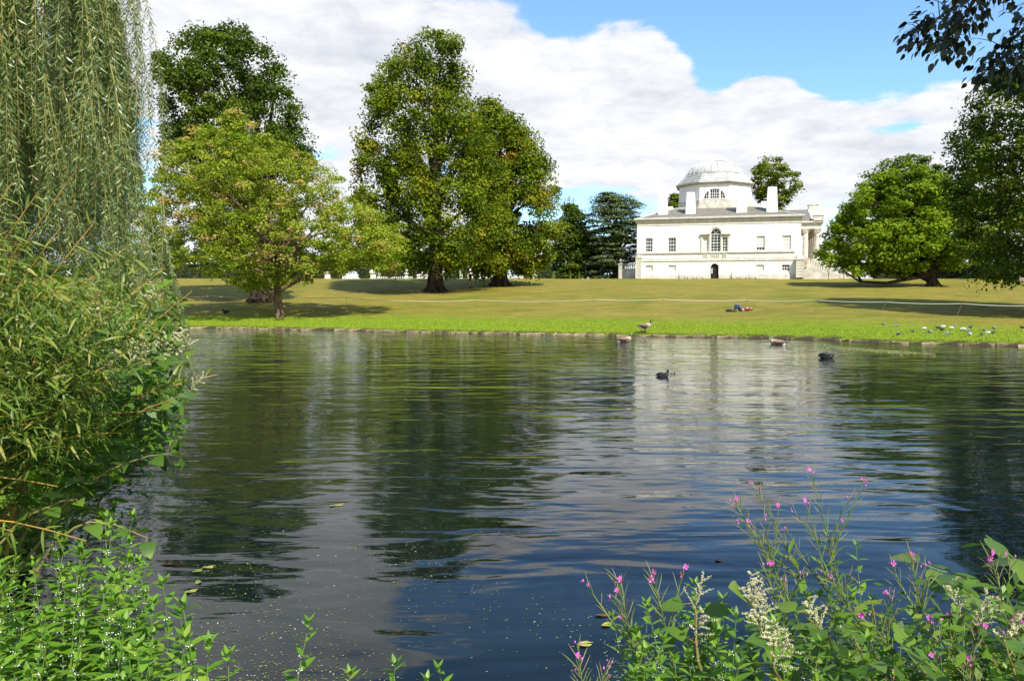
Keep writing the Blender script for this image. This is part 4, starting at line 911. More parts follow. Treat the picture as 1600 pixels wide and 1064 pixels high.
g = ground_at(1157, 487, 40, 80)
pn = empty('person', g + Vector((0, 0, .0)), .12, 'person in blue jeans and maroon top lying on the lawn with knees raised', 'person')
tilt = .07
BV = [(0, 0, .12), (.2, 0, .13), (.40, 0, .14), (.52, 0, .13), (.60, 0, .135), (.72, 0, .16), (.80, 0, .15),
      (-.02, .10, .12), (-.30, .13, .52), (-.36, .12, .10), (-.50, .13, .05), (-.02, -.10, .12), (-.27, -.14, .50), (-.34, -.14, .10), (-.48, -.15, .05),
      (.45, .19, .14), (.66, .38, .22), (.74, .14, .08), (.45, -.19, .14), (.66, -.38, .26), (.74, -.14, .08)]
BE = [(0, 1), (1, 2), (2, 3), (3, 4), (4, 5), (5, 6), (0, 7), (7, 8), (8, 9), (9, 10), (0, 11), (11, 12), (12, 13), (13, 14), (2, 15), (15, 16), (16, 17), (2, 18), (18, 19), (19, 20)]
BR = [.115, .11, .12, .07, .05, .095, .07, .085, .058, .04, .03, .085, .058, .04, .03, .055, .04, .028, .055, .04, .028]
skin('body', BV, BE, BR, M_SKIN, pn)
skin('jeans', [BV[i] for i in (0, 1, 7, 8, 9, 11, 12, 13)], [(0, 1), (0, 2), (2, 3), (3, 4), (0, 5), (5, 6), (6, 7)], [.128, .118, .10, .074, .062, .10, .074, .062], M_JEAN, pn)
skin('top', [(.06, 0, .13)] + [BV[i] for i in (1, 2)] + [(.50, 0, .13), BV[15], (.58, .31, .19), BV[18], (.58, -.31, .21)], [(0, 1), (1, 2), (2, 3), (2, 4), (4, 5), (2, 6), (6, 7)], [.125, .13, .138, .085, .072, .055, .072, .055], M_RED, pn)
mb = MB(); mb.lathe([(.05, -.1), (.10, -.05), (.112, .02), (.09, .08), (.03, .11)], 10); mb.v = [(.78 + c * .8, b, .15 + a) for a, b, c in mb.v]; mb.build('hair', M_HAIR, pn, smooth=True)
face((.72, 0, .16), (-.1, 0, 1), (1, 0, .1), pn)
for s in (1, -1): hand((.74, .14 * s, .085), (.1, -s, -.1), (0, 0, 1), pn)
for x, y in ((-.50, .125), (-.48, -.145)): mb = MB(); mb.tube([(x + .15, y, .05), (x + .05, y, .055), (x - .06, y, .045), (x - .12, y, .03)], [.04, .05, .045, .02], 8); mb.build('shoe', M_SHOE, pn, smooth=True)
ph = empty('handkerchief', g + Vector((.43, -.05, .262)), 0, 'small white folded cloth on the maroon chest of the lying person', 'cloth')
mb = MB(); mb.box(-.07, -.1, -.01, .07, .09, .015, .01, .01); mb.build('cloth', M_PALEC, ph)
bg = empty('rucksack', g + Vector((-.82, .0, -.01)), .1, 'small dark rucksack lying flat at the feet of the lying person', 'bag')
mb = MB(); mb.tube([(-.2, 0, .08), (-.14, 0, .10), (.1, 0, .12), (.22, 0, .10), (.26, 0, .08)], [.04, .09, .11, .09, .04], 8); mb.build('sack', mat('dark grey canvas', (.05, .045, .05), .85), bg, smooth=True)
mb = MB(); mb.tube([(-.1, -.1, .06), (-.02, -.17, .1), (.12, -.1, .06)], .015, 5); mb.build('strap', M_BLACK, bg)

g = ground_at(734.5, 449.5, 60, 100)
pw = empty('person', g, math.radians(200), 'person in black top walking under the lime trees with yellow-green jacket at the waist', 'person')
WV = [(0, 0, .93), (0, 0, 1.12), (.02, 0, 1.34), (.04, 0, 1.46), (.06, 0, 1.52), (.08, 0, 1.62), (.08, 0, 1.70),
      (0, .09, .90), (.12, .10, .50), (.02, .10, .09), (.16, .10, .05), (0, -.09, .90), (-.06, -.10, .50), (-.30, -.10, .16), (-.22, -.10, .05),
      (.02, .19, 1.38), (-.10, .24, 1.12), (.06, .25, .90), (.02, -.19, 1.38), (.12, -.24, 1.12), (.26, -.22, .94)]
skin('body', WV, BE, [.115, .105, .12, .07, .05, .092, .075, .082, .055, .038, .03, .082, .055, .038, .03, .052, .04, .028, .052, .04, .028], M_SKIN, pw)
skin('top', [(0, 0, 1.0), WV[1], WV[2], (.04, 0, 1.45), WV[15], WV[16], (.02, .25, .98), WV[18], WV[19]], [(0, 1), (1, 2), (2, 3), (2, 4), (4, 5), (5, 6), (2, 7), (7, 8)], [.122, .122, .138, .085, .07, .055, .045, .07, .055], M_BLACK, pw)
skin('shorts', [WV[0], WV[7], (.07, .10, .62), WV[11], (-.04, -.10, .62)], [(0, 1), (1, 2), (0, 3), (3, 4)], [.125, .10, .085, .10, .085], M_BLACK, pw)
skin('waist_jacket', [(-.02, 0, 1.0), (-.12, .06, .92), (-.19, .10, .74), (-.20, .13, .60)], [(0, 1), (1, 2), (2, 3)], [.13, .14, .13, .08], M_HIVIS, pw)
mb = MB(); mb.lathe([(.05, -.12), (.10, -.04), (.112, .04), (.09, .10), (.03, .125)], 10, (.062, 0, 1.65)); mb.build('hair', M_HAIR, pw, smooth=True)
face((.085, 0, 1.63), (1, 0, 0), (0, 0, 1), pw); hand((.06, .25, .90), (.1, 0, -1), (.3, -1, 0), pw); hand((.26, -.22, .94), (.5, 0, -1), (.3, 1, 0), pw)
for x, z, y, a in ((.02, .0, .10, 0), (-.30, .07, -.10, .5)): mb = MB(); mb.tube([(x - .05, y, z + .06), (x + .02, y, z + .055), (x + .14, y, z + .04 - a * .08), (x + .21, y, z + .03 - a * .1)], [.035, .045, .04, .02], 8); mb.build('shoe', M_SHOE, pw, smooth=True)

# ------------------------------------------------------------------ water birds
def loft(rings, mats, n=10):
    """closed body along x: rings (x, z, half width, half height, material index)"""
    mb = MB(); vs, fs = [], []; pts = [Vector((r[0], 0, r[1])) for r in rings]
    for i, r in enumerate(rings):
        t = (pts[min(i + 1, len(pts) - 1)] - pts[max(i - 1, 0)]).normalized(); up = Vector((-t.z, 0, t.x))
        for k in range(n): q = 2 * math.pi * k / n; vs.append(pts[i] + Vector((0, 1, 0)) * math.cos(q) * r[2] + up * math.sin(q) * r[3])
    mb.v = [tuple(v) for v in vs]
    for i in range(len(rings) - 1):
        for k in range(n): mb.f.append((i * n + k, i * n + (k + 1) % n, (i + 1) * n + (k + 1) % n, (i + 1) * n + k)); mb.m.append(rings[i + 1][4])
    mb.f.append(tuple(range(n))); mb.m.append(rings[0][4]); mb.f.append(tuple((len(rings) - 1) * n + k for k in range(n))[::-1]); mb.m.append(rings[-1][4])
    return mb.mesh('body', mats, True)
M_GB = mat('brown barred plumage', (.16, .11, .07), .9, (.26, .19, .13), 14, streak=(1, 1, 3)); M_GP = mat('pale breast plumage', (.38, .31, .24), .9); M_BLK = mat('black plumage', (.012, .012, .014), .6)
M_WHP = mat('white plumage', (.78, .77, .74), .9); M_BILL = mat('dark bill and legs', (.03, .03, .03), .5); M_COOTB = mat('slate black plumage', (.016, .017, .02), .55, (.03, .03, .034), 20)
def wing(mb, x0, x1, y, z, h): mb.tube([(x1, y * .86, z + .01), (x1 - (x1 - x0) * .25, y, z + .02), (x0 + (x1 - x0) * .35, y * .95, z + .03), (x0, y * .45, z + .02)], [h * .5, h, h * .75, h * .12], 7)
def goose(loc, rz, label, legs=True, head_up=0.0, name='goose'):
    o = empty(name, loc, rz, label, 'goose', 'geese by the far bank'); hz = head_up
    R = [(-.45, .37, .02, .008, 2), (-.36, .385, .08, .03, 2), (-.28, .385, .11, .075, 0), (-.14, .37, .155, .135, 0), (.04, .37, .165, .155, 0), (.17, .40, .14, .14, 1), (.245, .455, .09, .10, 1), (.275, .52, .06, .06, 1),
         (.285, .57 + hz * .3, .043, .045, 2), (.29, .64 + hz * .7, .038, .04, 2), (.305, .695 + hz, .045, .047, 2), (.345, .71 + hz, .044, .042, 2), (.385, .70 + hz, .028, .026, 2), (.42, .69 + hz, .018, .012, 2), (.45, .683 + hz, .007, .004, 2)]
    mobj('body', loft(R, [M_GB, M_GP, M_BLK]), o)
    for s in (-1, 1):
        mb = MB(); wing(mb, -.36, .16, .135 * s, .385, .085); mb.build('wing', M_GB, o, smooth=True)
        mb = MB(); mb.lathe([(.003, -.03), (.02, -.012), (.022, .01), (.006, .03)], 7, (.325, .036 * s, .70 + hz)); mb.build('cheek_patch', M_WHP, o, smooth=True)
    mb = MB(); mb.tube([(-.36, 0, .345), (-.26, 0, .31), (-.14, 0, .265)], [.04, .075, .05], 8); mb.build('undertail', M_WHP, o, smooth=True)
    if legs:
        for s in (-1, 1): mb = MB(); mb.tube([(-.02 + .05 * s, .07 * s, .28), (-.0 + .05 * s, .075 * s, .13), (.02 + .05 * s, .075 * s, .015)], [.035, .016, .013], 6); mb.add([(.0 + .05 * s, .075 * s, .025), (.13 + .05 * s, .03 * s, .01), (.15 + .05 * s, .08 * s, .01), (.12 + .05 * s, .13 * s, .01), (.03 + .05 * s, .075 * s, .04)], [(0, 1, 2, 4), (0, 4, 2, 3)]); mb.build('leg', M_BILL, o)
    return o
g = ground_at(1008, 520, 38, 60); goose(g, -.06, 'brown goose with a black neck standing on the grass edge above the water', True, -.02)
def on_water(px, py): p = at(px, py, 10); t = CAMZ / (CAMZ - p.z); return Vector((p.x * t, p.y * t, 0))
w = on_water(976, 534); goose((w.x, w.y, -.27), .1, 'pale-breasted goose swimming close to the stone edging left of the standing goose', False, -.10)
w = on_water(1214, 538); goose((w.x, w.y, -.29), math.pi - .3, 'brown goose swimming towards the left close to the edging, below the lying person', False, -.16)
def coot(loc, rz, label, s=1.0, bill=M_WHP, head=True, cat='coot', name='coot', group='dark water birds'):
    o = empty(name, loc, rz, label, cat, group); o.scale = (s, s, s)
    R = [(-.20, .065, .015, .01, 0), (-.15, .075, .05, .035, 0), (-.07, .06, .085, .075, 0), (.03, .055, .09, .085, 0), (.10, .075, .07, .07, 0), (.135, .115, .045, .05, 0), (.145, .155, .033, .036, 0), (.155, .19, .036, .036, 0), (.18, .198, .033, .03, 0), (.2, .19, .015, .015, 0)]
    if not head: R = R[:4] + [(.10, .06, .07, .07, 0), (.14, .09, .05, .045, 0), (.17, .095, .04, .036, 0), (.20, .085, .02, .018, 0)]
    mobj('body', loft(R, [M_COOTB]), o)
    hz = .19 if head else .088
    mb = MB(); mb.tube([(.185, 0, hz + .016), (.207, 0, hz + .004), (.235, 0, hz - .012)], [.014, .012, .003], 6); mb.build('bill', bill, o, smooth=True)
    for k in (-1, 1): mb = MB(); wing(mb, -.17, .08, .07 * k, .085, .04); mb.build('wing', M_COOTB, o, smooth=True)
    return o
w = on_water(1035, 588); coot((w.x, w.y, -.03), .05, 'black coot with a white bill swimming to the right in the middle of the lake', .95)
w = on_water(1291, 559); coot((w.x, w.y, -.03), -.15, 'dark duck with its head drawn in, floating near the weed streak on the right', 1.45, mat('ochre bill', (.35, .28, .15), .5), False, 'duck', 'duck')
w = on_water(1050.5, 584); coot((w.x, w.y, -.06), .4, 'tiny dark chick floating just ahead of the black coot', .5, M_BILL, True, 'chick', 'coot_chick')
# pigeons grazing on the bright grass
M_PG = mat('blue grey plumage', (.20, .22, .26), .8, (.30, .32, .36), 14); M_PW = mat('pale pigeon plumage', (.68, .68, .70), .85, (.4, .41, .44), 9, lo=.5, hi=.6); M_PD = mat('charcoal pigeon plumage', (.05, .055, .065), .7, (.10, .11, .12), 12); M_PN = mat('neck sheen plumage', (.05, .08, .07), .35)
def bird(m, neck, label, cat, group, name, down=0.0, s=1.0):
    o = empty(name, (0, 0, 0), 0, label, cat, group)
    R = [(-.19, .085, .03, .008, 0), (-.11, .10, .04, .02, 0), (-.05, .115, .065, .055, 0), (.03, .12, .075, .07, 0), (.09, .14, .055, .055, 1), (.115, .175 - down * .5, .035, .035, 1), (.13, .205 - down, .028, .03, 1), (.15, .215 - down * 1.1, .028, .027, 1), (.172, .21 - down * 1.2, .013, .013, 1)]
    mobj('body', loft(R, [m, neck], 8), o)
    mb = MB(); mb.tube([(.168, 0, .21 - down * 1.2), (.2, 0, .20 - down * 1.3)], [.008, .002], 5); mb.build('bill', M_BILL, o)
    for k in (-1, 1):
        mb = MB(); wing(mb, -.17, .07, .058 * k, .13, .035); mb.build('wing', m, o, smooth=True)
        mb = MB(); mb.tube([(.02, .025 * k, .07), (.03, .028 * k, .0), (.06, .028 * k, .0)], .006, 4); mb.build('leg', mat('pink legs', (.4, .12, .1), .6) if name == 'pigeon' else M_BILL, o)
    return o
PCN = {'g': 'blue-grey', 'w': 'pale whitish', 'd': 'charcoal'}
ORD = ['leftmost', 'second', 'third', 'fourth', 'fifth', 'sixth', 'seventh', 'eighth', 'ninth']
protos = {k: bird(m, nk, 'x', 'pigeon', dict(g='blue-grey', w='pale whitish', d='charcoal')[k] + ' pigeons on the grass strip', 'pigeon', .09 if k != 'd' else .0) for k, m, nk in (('g', M_PG, M_PN), ('w', M_PW, M_PW), ('d', M_PD, M_PN))}
PG = [(1381, 508, 'g', 160), (1400, 510.5, 'g', 10), (1404, 524, 'd', 0), (1426, 519.5, 'd', 40), (1444, 515, 'w', 0), (1453, 521, 'g', 180), (1466, 514, 'd', 170), (1471.5, 517, 'd', 120), (1474, 512, 'w', 20), (1480, 523.5, 'g', 0), (1487, 514, 'w', 10), (1492, 510.5, 'g', 60),
      (1505, 516, 'w', 180), (1513, 518, 'g', 20), (1516, 513.5, 'd', 30), (1515, 524, 'w', 90), (1534, 525.5, 'd', 60), (1538, 517.5, 'g', 100), (1544, 521.5, 'w', 0), (1551, 521.5, 'd', 175), (1553, 514.5, 'g', 200), (1598, 514, 'd', 150)]
used = {}
for px, py, k, a in sorted(PG):
    g = ground_at(px, py + 1.5, 30, 62); i = used.get(k, 0); o = protos[k] if i == 0 else copy_tree(protos[k]); used[k] = i + 1
    o['label'] = ORD[i] + ' ' + PCN[k] + ' pigeon' + (' from the left' if i else '') + ' on the bright grass strip at the right'
    o.location = g + Vector((0, 0, .02)); o.rotation_euler.z = math.radians(a); sc = .82 + .08 * math.sin(px); o.scale = (sc, sc, sc)
crow = bird(M_BLK, M_BLK, 'black crow standing on the shaded grass left of the slender trunk', 'crow', None, 'crow', .0); crow.location = ground_at(353, 492, 40, 70); crow.rotation_euler.z = math.radians(170); crow.scale = (1.9, 1.9, 1.9)
# streak of floating weed on the right of the lake
rng = np.random.default_rng(77); n = 8500; u = rng.uniform(0, 1, n) ** .85
a, b = on_water(1285, 543), on_water(1450, 553)
x = a.x + (b.x - a.x) * u + rng.normal(0, .12, n); y = a.y + (b.y - a.y) * u + rng.normal(0, 1, n) * (.22 + .55 * np.sin(u * 3.1)) + .25 * np.sin(u * 9)
V, F = rhombs(np.stack([x, y, np.full(n, .006)], -1), norm(np.stack([rng.normal(0, .1, n), rng.normal(0, .1, n), np.ones(n)], -1)), rng.uniform(.05, .13, n), rng.uniform(.03, .07, n), rng)
M_WEED = leafmat('floating weed', [(0, (.10, .13, .02)), (.5, (.22, .24, .05)), (1, (.42, .40, .16))], trans=.1)
tag(mobj('floating_weed', np_mesh('floating_weed', V, F, M_WEED, np.repeat(rng.uniform(0, 1, n), 4))), 'long pale streak of floating weed on the water below the pigeons', 'weed', kind='stuff')
# ------------------------------------------------------------------ foreground plants: leaf shapes shared by all copies
def blade(name, w, m, prof=None, seg=6, fold=.16, droop=.18, twist=0.0, zs=1.0):
    """one leaf, unit length along +y, half outline prof(t)*w, folded on the midrib and drooping"""
    prof = prof or (lambda t: math.sin(math.pi * t ** .8) ** .8 * (1 - .25 * t))
    V, F = [], []
    for i in range(seg + 1):
        t = i / seg; h = max(prof(t), .0) * w; z = -droop * t * t; f = fold * h / max(w, 1e-6) * w
        V += [(-h, t, z + f), (0, t, z), (h, t, z + f)]
    for i in range(seg):
        a = 3 * i; F += [(a, a + 1, a + 4, a + 3), (a + 1, a + 2, a + 5, a + 4)]
    me = bpy.data.meshes.new(name); me.from_pydata(V, [], F); me.materials.append(m)
    me.polygons.foreach_set('use_smooth', [True] * len(F)); me.update(); return me
G_HERB = leafmat('marsh herb leaf', [(0, (.065, .15, .010)), (.5, (.115, .25, .014)), (.85, (.175, .32, .024)), (1, (.24, .33, .03))], 'obj', .32, .42, .35, vein=(.16, .27, .05))
G_WILL = leafmat('willowherb leaf', [(0, (.06, .13, .012)), (.6, (.125, .225, .020)), (1, (.21, .28, .04))], 'obj', .3, .45, .3, vein=(.16, .24, .07))
G_KNOT = leafmat('broad knotweed leaf', [(0, (.052, .115, .014)), (.55, (.10, .19, .022)), (1, (.155, .24, .028))], 'obj', .34, .42, .4, vein=(.11, .19, .05))
G_OSIER = leafmat('osier leaf', [(0, (.075, .13, .012)), (.5, (.16, .225, .024)), (.85, (.25, .29, .05)), (1, (.34, .32, .08))], 'obj', .34, .42, .4, vein=(.2, .25, .08))
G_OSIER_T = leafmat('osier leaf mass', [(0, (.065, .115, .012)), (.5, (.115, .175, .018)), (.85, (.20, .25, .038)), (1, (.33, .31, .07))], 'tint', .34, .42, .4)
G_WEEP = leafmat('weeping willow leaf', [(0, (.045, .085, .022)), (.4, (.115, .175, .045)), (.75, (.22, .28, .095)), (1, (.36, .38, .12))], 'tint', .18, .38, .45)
G_SHADELEAF = leafmat('glossy leaf with shade in colour', [(0, (.008, .017, .004)), (.6, (.014, .028, .006)), (1, (.026, .042, .010))], 'obj', .04, .35, .4)  # near-black leaf colour stands in for shade under the overhead crown
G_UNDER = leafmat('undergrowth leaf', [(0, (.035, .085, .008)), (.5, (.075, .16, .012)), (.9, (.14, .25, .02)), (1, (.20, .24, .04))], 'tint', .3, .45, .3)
S_GREEN = mat('green plant stem', (.12, .19, .04), .6); S_RED = mat('reddish plant stem', (.24, .15, .05), .6, (.14, .17, .05), 9)
S_YEL = mat('yellow osier bark', (.46, .30, .06), .5, (.34, .17, .05), 6, .4); S_TWIG = mat('olive willow twig', (.28, .24, .07), .6)
F_WHITE = mat('white tiny flower', (.78, .76, .68), .8); F_CREAM = mat('cream flower', (.62, .60, .36), .85, (.45, .42, .22), 60); F_PINK = mat('magenta petal', (.50, .06, .36), .6, (.66, .16, .52), 40)
F_POD = leafmat('willowherb pod', [(0, (.14, .20, .05)), (.6, (.22, .25, .08)), (1, (.30, .20, .10))], 'obj', .15, .5, .2)
heart = lambda t: (min(1, (t / .16) ** .55) if t < .16 else 1 - ((t - .16) / .84) ** 1.75) * (1 if t > .001 else .3)
L_HERB = [blade('leaf', .20, G_HERB, droop=d) for d in (.06, .2, .34)]
L_LANCE = [blade('leaf', .12, G_WILL, droop=d) for d in (.05, .22)]
L_KNOT = [blade('leaf', .40, G_KNOT, heart, 9, .12, d) for d in (.10, .25, .4)]
L_OSIER = [blade('leaf', .068, G_OSIER, droop=d, fold=.3) for d in (.1, .3, .5)]
L_DARK = [blade('leaf', .36, G_SHADELEAF, None, 6, .15, d) for d in (.1, .3)]
L_DOCK = [blade('leaf', .30, G_KNOT, lambda t: math.sin(math.pi * min(1, t * .93 + .05)) ** .6, 8, .1, d) for d in (.15, .35)]
def leaf_mat4(p, d, up, s, ws=1.0):
    y = Vector(d).normalized(); z = Vector(up); x = y.cross(z)
    if x.length < 1e-4: x = y.cross(Vector((1, .1, 0)))
    x.normalize(); z = x.cross(y)
    m = Matrix((x, y, z)).transposed().to_4x4(); m = m @ Matrix.Diagonal((s * ws, s, s, 1)); m.translation = Vector(p); return m
def put_leaf(me, parent, p, d, up, s, name='leaf', ws=1.0): return mobj(name, me, parent, leaf_mat4(p, d, up, s, ws))
R = random.Random(99)
def rv(a): return Vector((R.uniform(-a, a), R.uniform(-a, a), R.uniform(-a, a)))
def path_at(pts, t):
    k = min(t * (len(pts) - 1), len(pts) - 1.001); i = int(k); return pts[i].lerp(pts[i + 1], k - i), (pts[i + 1] - pts[i]).normalized()
def curve(a, b, bend, n=7, sag=Vector((0, 0, 0))):
    return [a.lerp(b, k / n) + bend * math.sin(math.pi * k / n) + sag * (k / n) ** 2 for k in range(n + 1)]

# --- gypsywort-like marsh herb: upright square stem, opposite toothed leaves, white flower whorls
def herb(h, lean, nodes, lmax, seed):
    R.seed(seed); o = empty('marsh_herb', (0, 0, 0))
    pts = curve(Vector((0, 0, 0)), Vector((lean[0], lean[1], h)), Vector((-lean[0] * .3, -lean[1] * .3, 0)))
    mb = MB(); mb.tube(pts, [.0045 - .0035 * k / 7 for k in range(8)], 5); mb.build('stem', S_GREEN, o)
    wb = MB(); ang = R.uniform(0, 3)
    for k in range(nodes):
        t = .22 + .76 * (k / (nodes - 1)) ** .92; p, d = path_at(pts, t); ang += math.pi / 2 + R.uniform(-.3, .3)
        L = lmax * (1.0 - .62 * ((t - .22) / .78) ** 1.4) * R.uniform(.85, 1.12)
        for s in (0, math.pi):
            q = ang + s; out = Vector((math.cos(q), math.sin(q), .15 + .55 * t + R.uniform(-.15, .15)))
            put_leaf(R.choice(L_HERB), o, p, out, Vector((0, 0, 1)) + rv(.2), L)
        if k > 1 and t < .9:
            for j in range(7):
                q = j * .9; c = p + Vector((math.cos(q), math.sin(q), R.uniform(-.3, .5))) * .0085
                wb.lathe([(.0005, -.0018), (.0021, 0), (.0005, .0019)], 4, c)
    for q in range(4): put_leaf(L_HERB[0], o, pts[-1], Vector((math.cos(q * 1.57), math.sin(q * 1.57), 1.2)), Vector((0, 0, 1)) + rv(.2), lmax * .3)
    wb.build('flower_whorls', F_WHITE, o, kind='stuff'); return o
HL = 'bright green marsh herb with tiny white flowers in the dense clump at the lower left'
HERBS = [herb(.78, (.05, .02), 13, .115, 1), herb(.70, (-.06, .03), 13, .105, 2), herb(.86, (.02, -.05), 15, .12, 3), herb(.66, (.09, -.02), 13, .10, 4), herb(.74, (-.03, -.07), 14, .11, 5)]
for h_ in HERBS: tag(h_, HL, 'plant', 'marsh herbs at the lower left water edge')
R.seed(12); spots = []
tries = 0
while len(spots) < 110 and tries < 9000:
    tries += 1; x, y = R.uniform(-2.35, -.62), R.uniform(1.45, 3.15)
    if y > 2.98 - max(0, (x + 1.55)) * 1.28 or abs(x) > y * .70 + .12: continue
    if min([math.hypot(x - a, y - b) for a, b, _ in spots] + [9]) < .083: continue
    spots.append((x, y, 0))
first = set()
for i, (x, y, _) in enumerate(spots):
    k = R.randrange(5); sc = R.uniform(.86, 1.12) * (1.0 if y < 2.7 else .93)
    z = max(gz(x, y), .05) - .02; o = HERBS[k] if k not in first else copy_tree(HERBS[k]); first.add(k)
    o.location = (x, y, z); o.rotation_euler.z = R.uniform(0, 6.28); o.scale = (sc,) * 3
    u_ = x / y; row = 'at the back' if y > 2.62 - max(0, (x + 1.55)) * 1.28 + .02 else ('in the middle' if y > 2.0 else 'along the bottom edge')
    colm = 'left' if u_ < -.55 else ('central' if u_ < -.43 else 'right-hand')
    o['label'] = 'green marsh herb ' + row + ', ' + colm + ' part of lower left clump'; o['group'] = 'marsh herbs of the lower left clump, ' + row + ', ' + colm
def solo_herb(px, py, d, label, k=0, sc=1.0, rz=0.0):
    t = at(px, py, d); hz = (.78, .70, .86, .66, .74)[k] * sc; o = copy_tree(HERBS[k], label=label); o['group'] = 'single marsh herbs poking up along the bottom edge'
    o.location = (t.x, d, t.z - hz); o.rotation_euler.z = rz; o.scale = (sc,) * 3; return o
solo_herb(437, 988, 1.95, 'single marsh herb standing in front of the dark water right of the lower left clump', 3, .92, 1)
solo_herb(555, 1036, 1.95, 'short marsh herb tip at the bottom edge, left of a paler pair', 1, .9, 2)
solo_herb(598, 1030, 1.9, 'marsh herb with drooping buds at the bottom edge left of the middle', 2, .85, .5)
solo_herb(728, 1030, 1.95, 'lone marsh herb tip at the bottom edge nearest the middle of the picture', 3, .9, 4)
solo_herb(640, 1052, 1.9, 'smallest marsh herb tip peeping over the bottom edge', 1, .85, 3)
# marsh herbs among the right hand plants
for i, (px, py, d) in enumerate([(1085, 905, 2.35), (1120, 960, 2.2), (1150, 985, 2.1), (1065, 985, 2.2), (1175, 960, 2.4), (1355, 858, 2.6), (1300, 980, 2.2), (1420, 1005, 2.2), (1250, 1020, 2.0), (1500, 990, 2.3), (1560, 1010, 2.2), (1460, 1030, 2.05), (1350, 1040, 2.0), (1040, 1030, 2.0), (1110, 1035, 1.9), (1020, 985, 2.2), (1100, 990, 2.15), (1140, 930, 2.3), (1200, 1000, 2.1), (1240, 960, 2.3), (1285, 940, 2.35), (1320, 915, 2.4), (1330, 1010, 2.1), (1375, 955, 2.3), (1395, 1040, 2.0), (1440, 975, 2.25), (1480, 1040, 2.0), (1530, 960, 2.4), (1545, 1045, 2.0), (1590, 1035, 2.1), (1000, 1040, 2.0), (1070, 1045, 1.95), (1160, 1045, 1.95), (1215, 1045, 1.95), (1280, 1050, 1.95)] + [(R.uniform(985, 1600), R.uniform(935, 1035), R.uniform(1.95, 2.45)) for _ in range(38)]):
    lab_ = ['left of the cream sprays', 'under the cream sprays', 'among the willowherbs in the middle', 'at the bottom right corner'][0 if px < 1100 else 1 if px < 1260 else 2 if px < 1430 else 3]
    o = solo_herb(px, py, d, 'bright green marsh herb in the lower right clump, ' + lab_, i % 5, R.uniform(.8, 1.0), R.uniform(0, 6)); o['group'] = 'marsh herbs of the lower right clump, ' + lab_
# undergrowth carpets under both clumps
def undergrowth(name, label, n, pick, seed, size=.05):
    rng = np.random.default_rng(seed); P = []
    while len(P) < n:
        x, y, z = pick(rng)
        P.append((x, y, z))
    P = np.array(P); nn = norm(np.stack([rng.normal(0, .5, n), rng.normal(0, .5, n), np.ones(n)], -1)); s = size * rng.uniform(.6, 1.4, n)
    V, F = rhombs(P, nn, s, s * .48, rng); tag(mobj(name, np_mesh(name, V, F, G_UNDER, np.repeat(rng.uniform(0, 1, n) ** 1.3, 4))), label, 'undergrowth', kind='stuff')
def pick_l(rng):
    while True:
        x, y = rng.uniform(-2.6, -.45), rng.uniform(1.3, 3.15)
        if y < 2.95 - max(0, (x + 1.55)) * 1.28 and abs(x) < y * .75 + .2: return x, y, max(gz(x, y), .02) + rng.uniform(0, .52) ** 1.2
undergrowth('undergrowth', 'low green leaves filling the ground between the marsh herbs at the lower left', 4200, pick_l, 81)
def pick_r(rng):
    while True:
        x, y = rng.uniform(.35, 2.5), rng.uniform(1.4, 2.85)
        e = sstep(np.array((x - .35) / .55)); 
        if y < 2.3 + .35 * x - .1: return x, y, max(gz(x, y), .02) + rng.uniform(0, 1) ** 1.3 * (.28 + .52 * float(e)) * (1.0 if y < 2.35 else .75)
undergrowth('undergrowth', 'low green leaves filling the ground between the pink-flowered plants at the lower right', 12000, pick_r, 82, .042)

# --- willowherb: leaning stem, lance leaves, long thin pods, magenta flowers at the tip
pod = MB(); pod.tube([(0, 0, 0), (.002, .3, .03), (0, .7, .06), (-.004, 1, .05)], [.012, .024, .022, .006], 4); POD = pod.mesh('seed_pod', F_POD)
fl = MB()
for k in range(4):
    q = k * math.pi / 2; c, s_ = math.cos(q), math.sin(q)
    P = lambda r, w, z: (c * r - s_ * w, s_ * r + c * w, z)
    fl.add([P(0, 0, 0), P(.5, -.33, .28), P(.98, -.40, .34), P(.86, 0, .30), P(.98, .40, .34), P(.5, .33, .28)], [(0, 1, 2, 3), (0, 3, 4, 5)])
fl.tube([(0, 0, .0), (0, 0, .45)], .06, 4); FLOWER = fl.mesh('flower', F_PINK)
bd = MB(); bd.lathe([(.05, 0), (.3, .3), (.34, .7), (.05, 1.2)], 6); BUD = bd.mesh('bud', F_PINK)
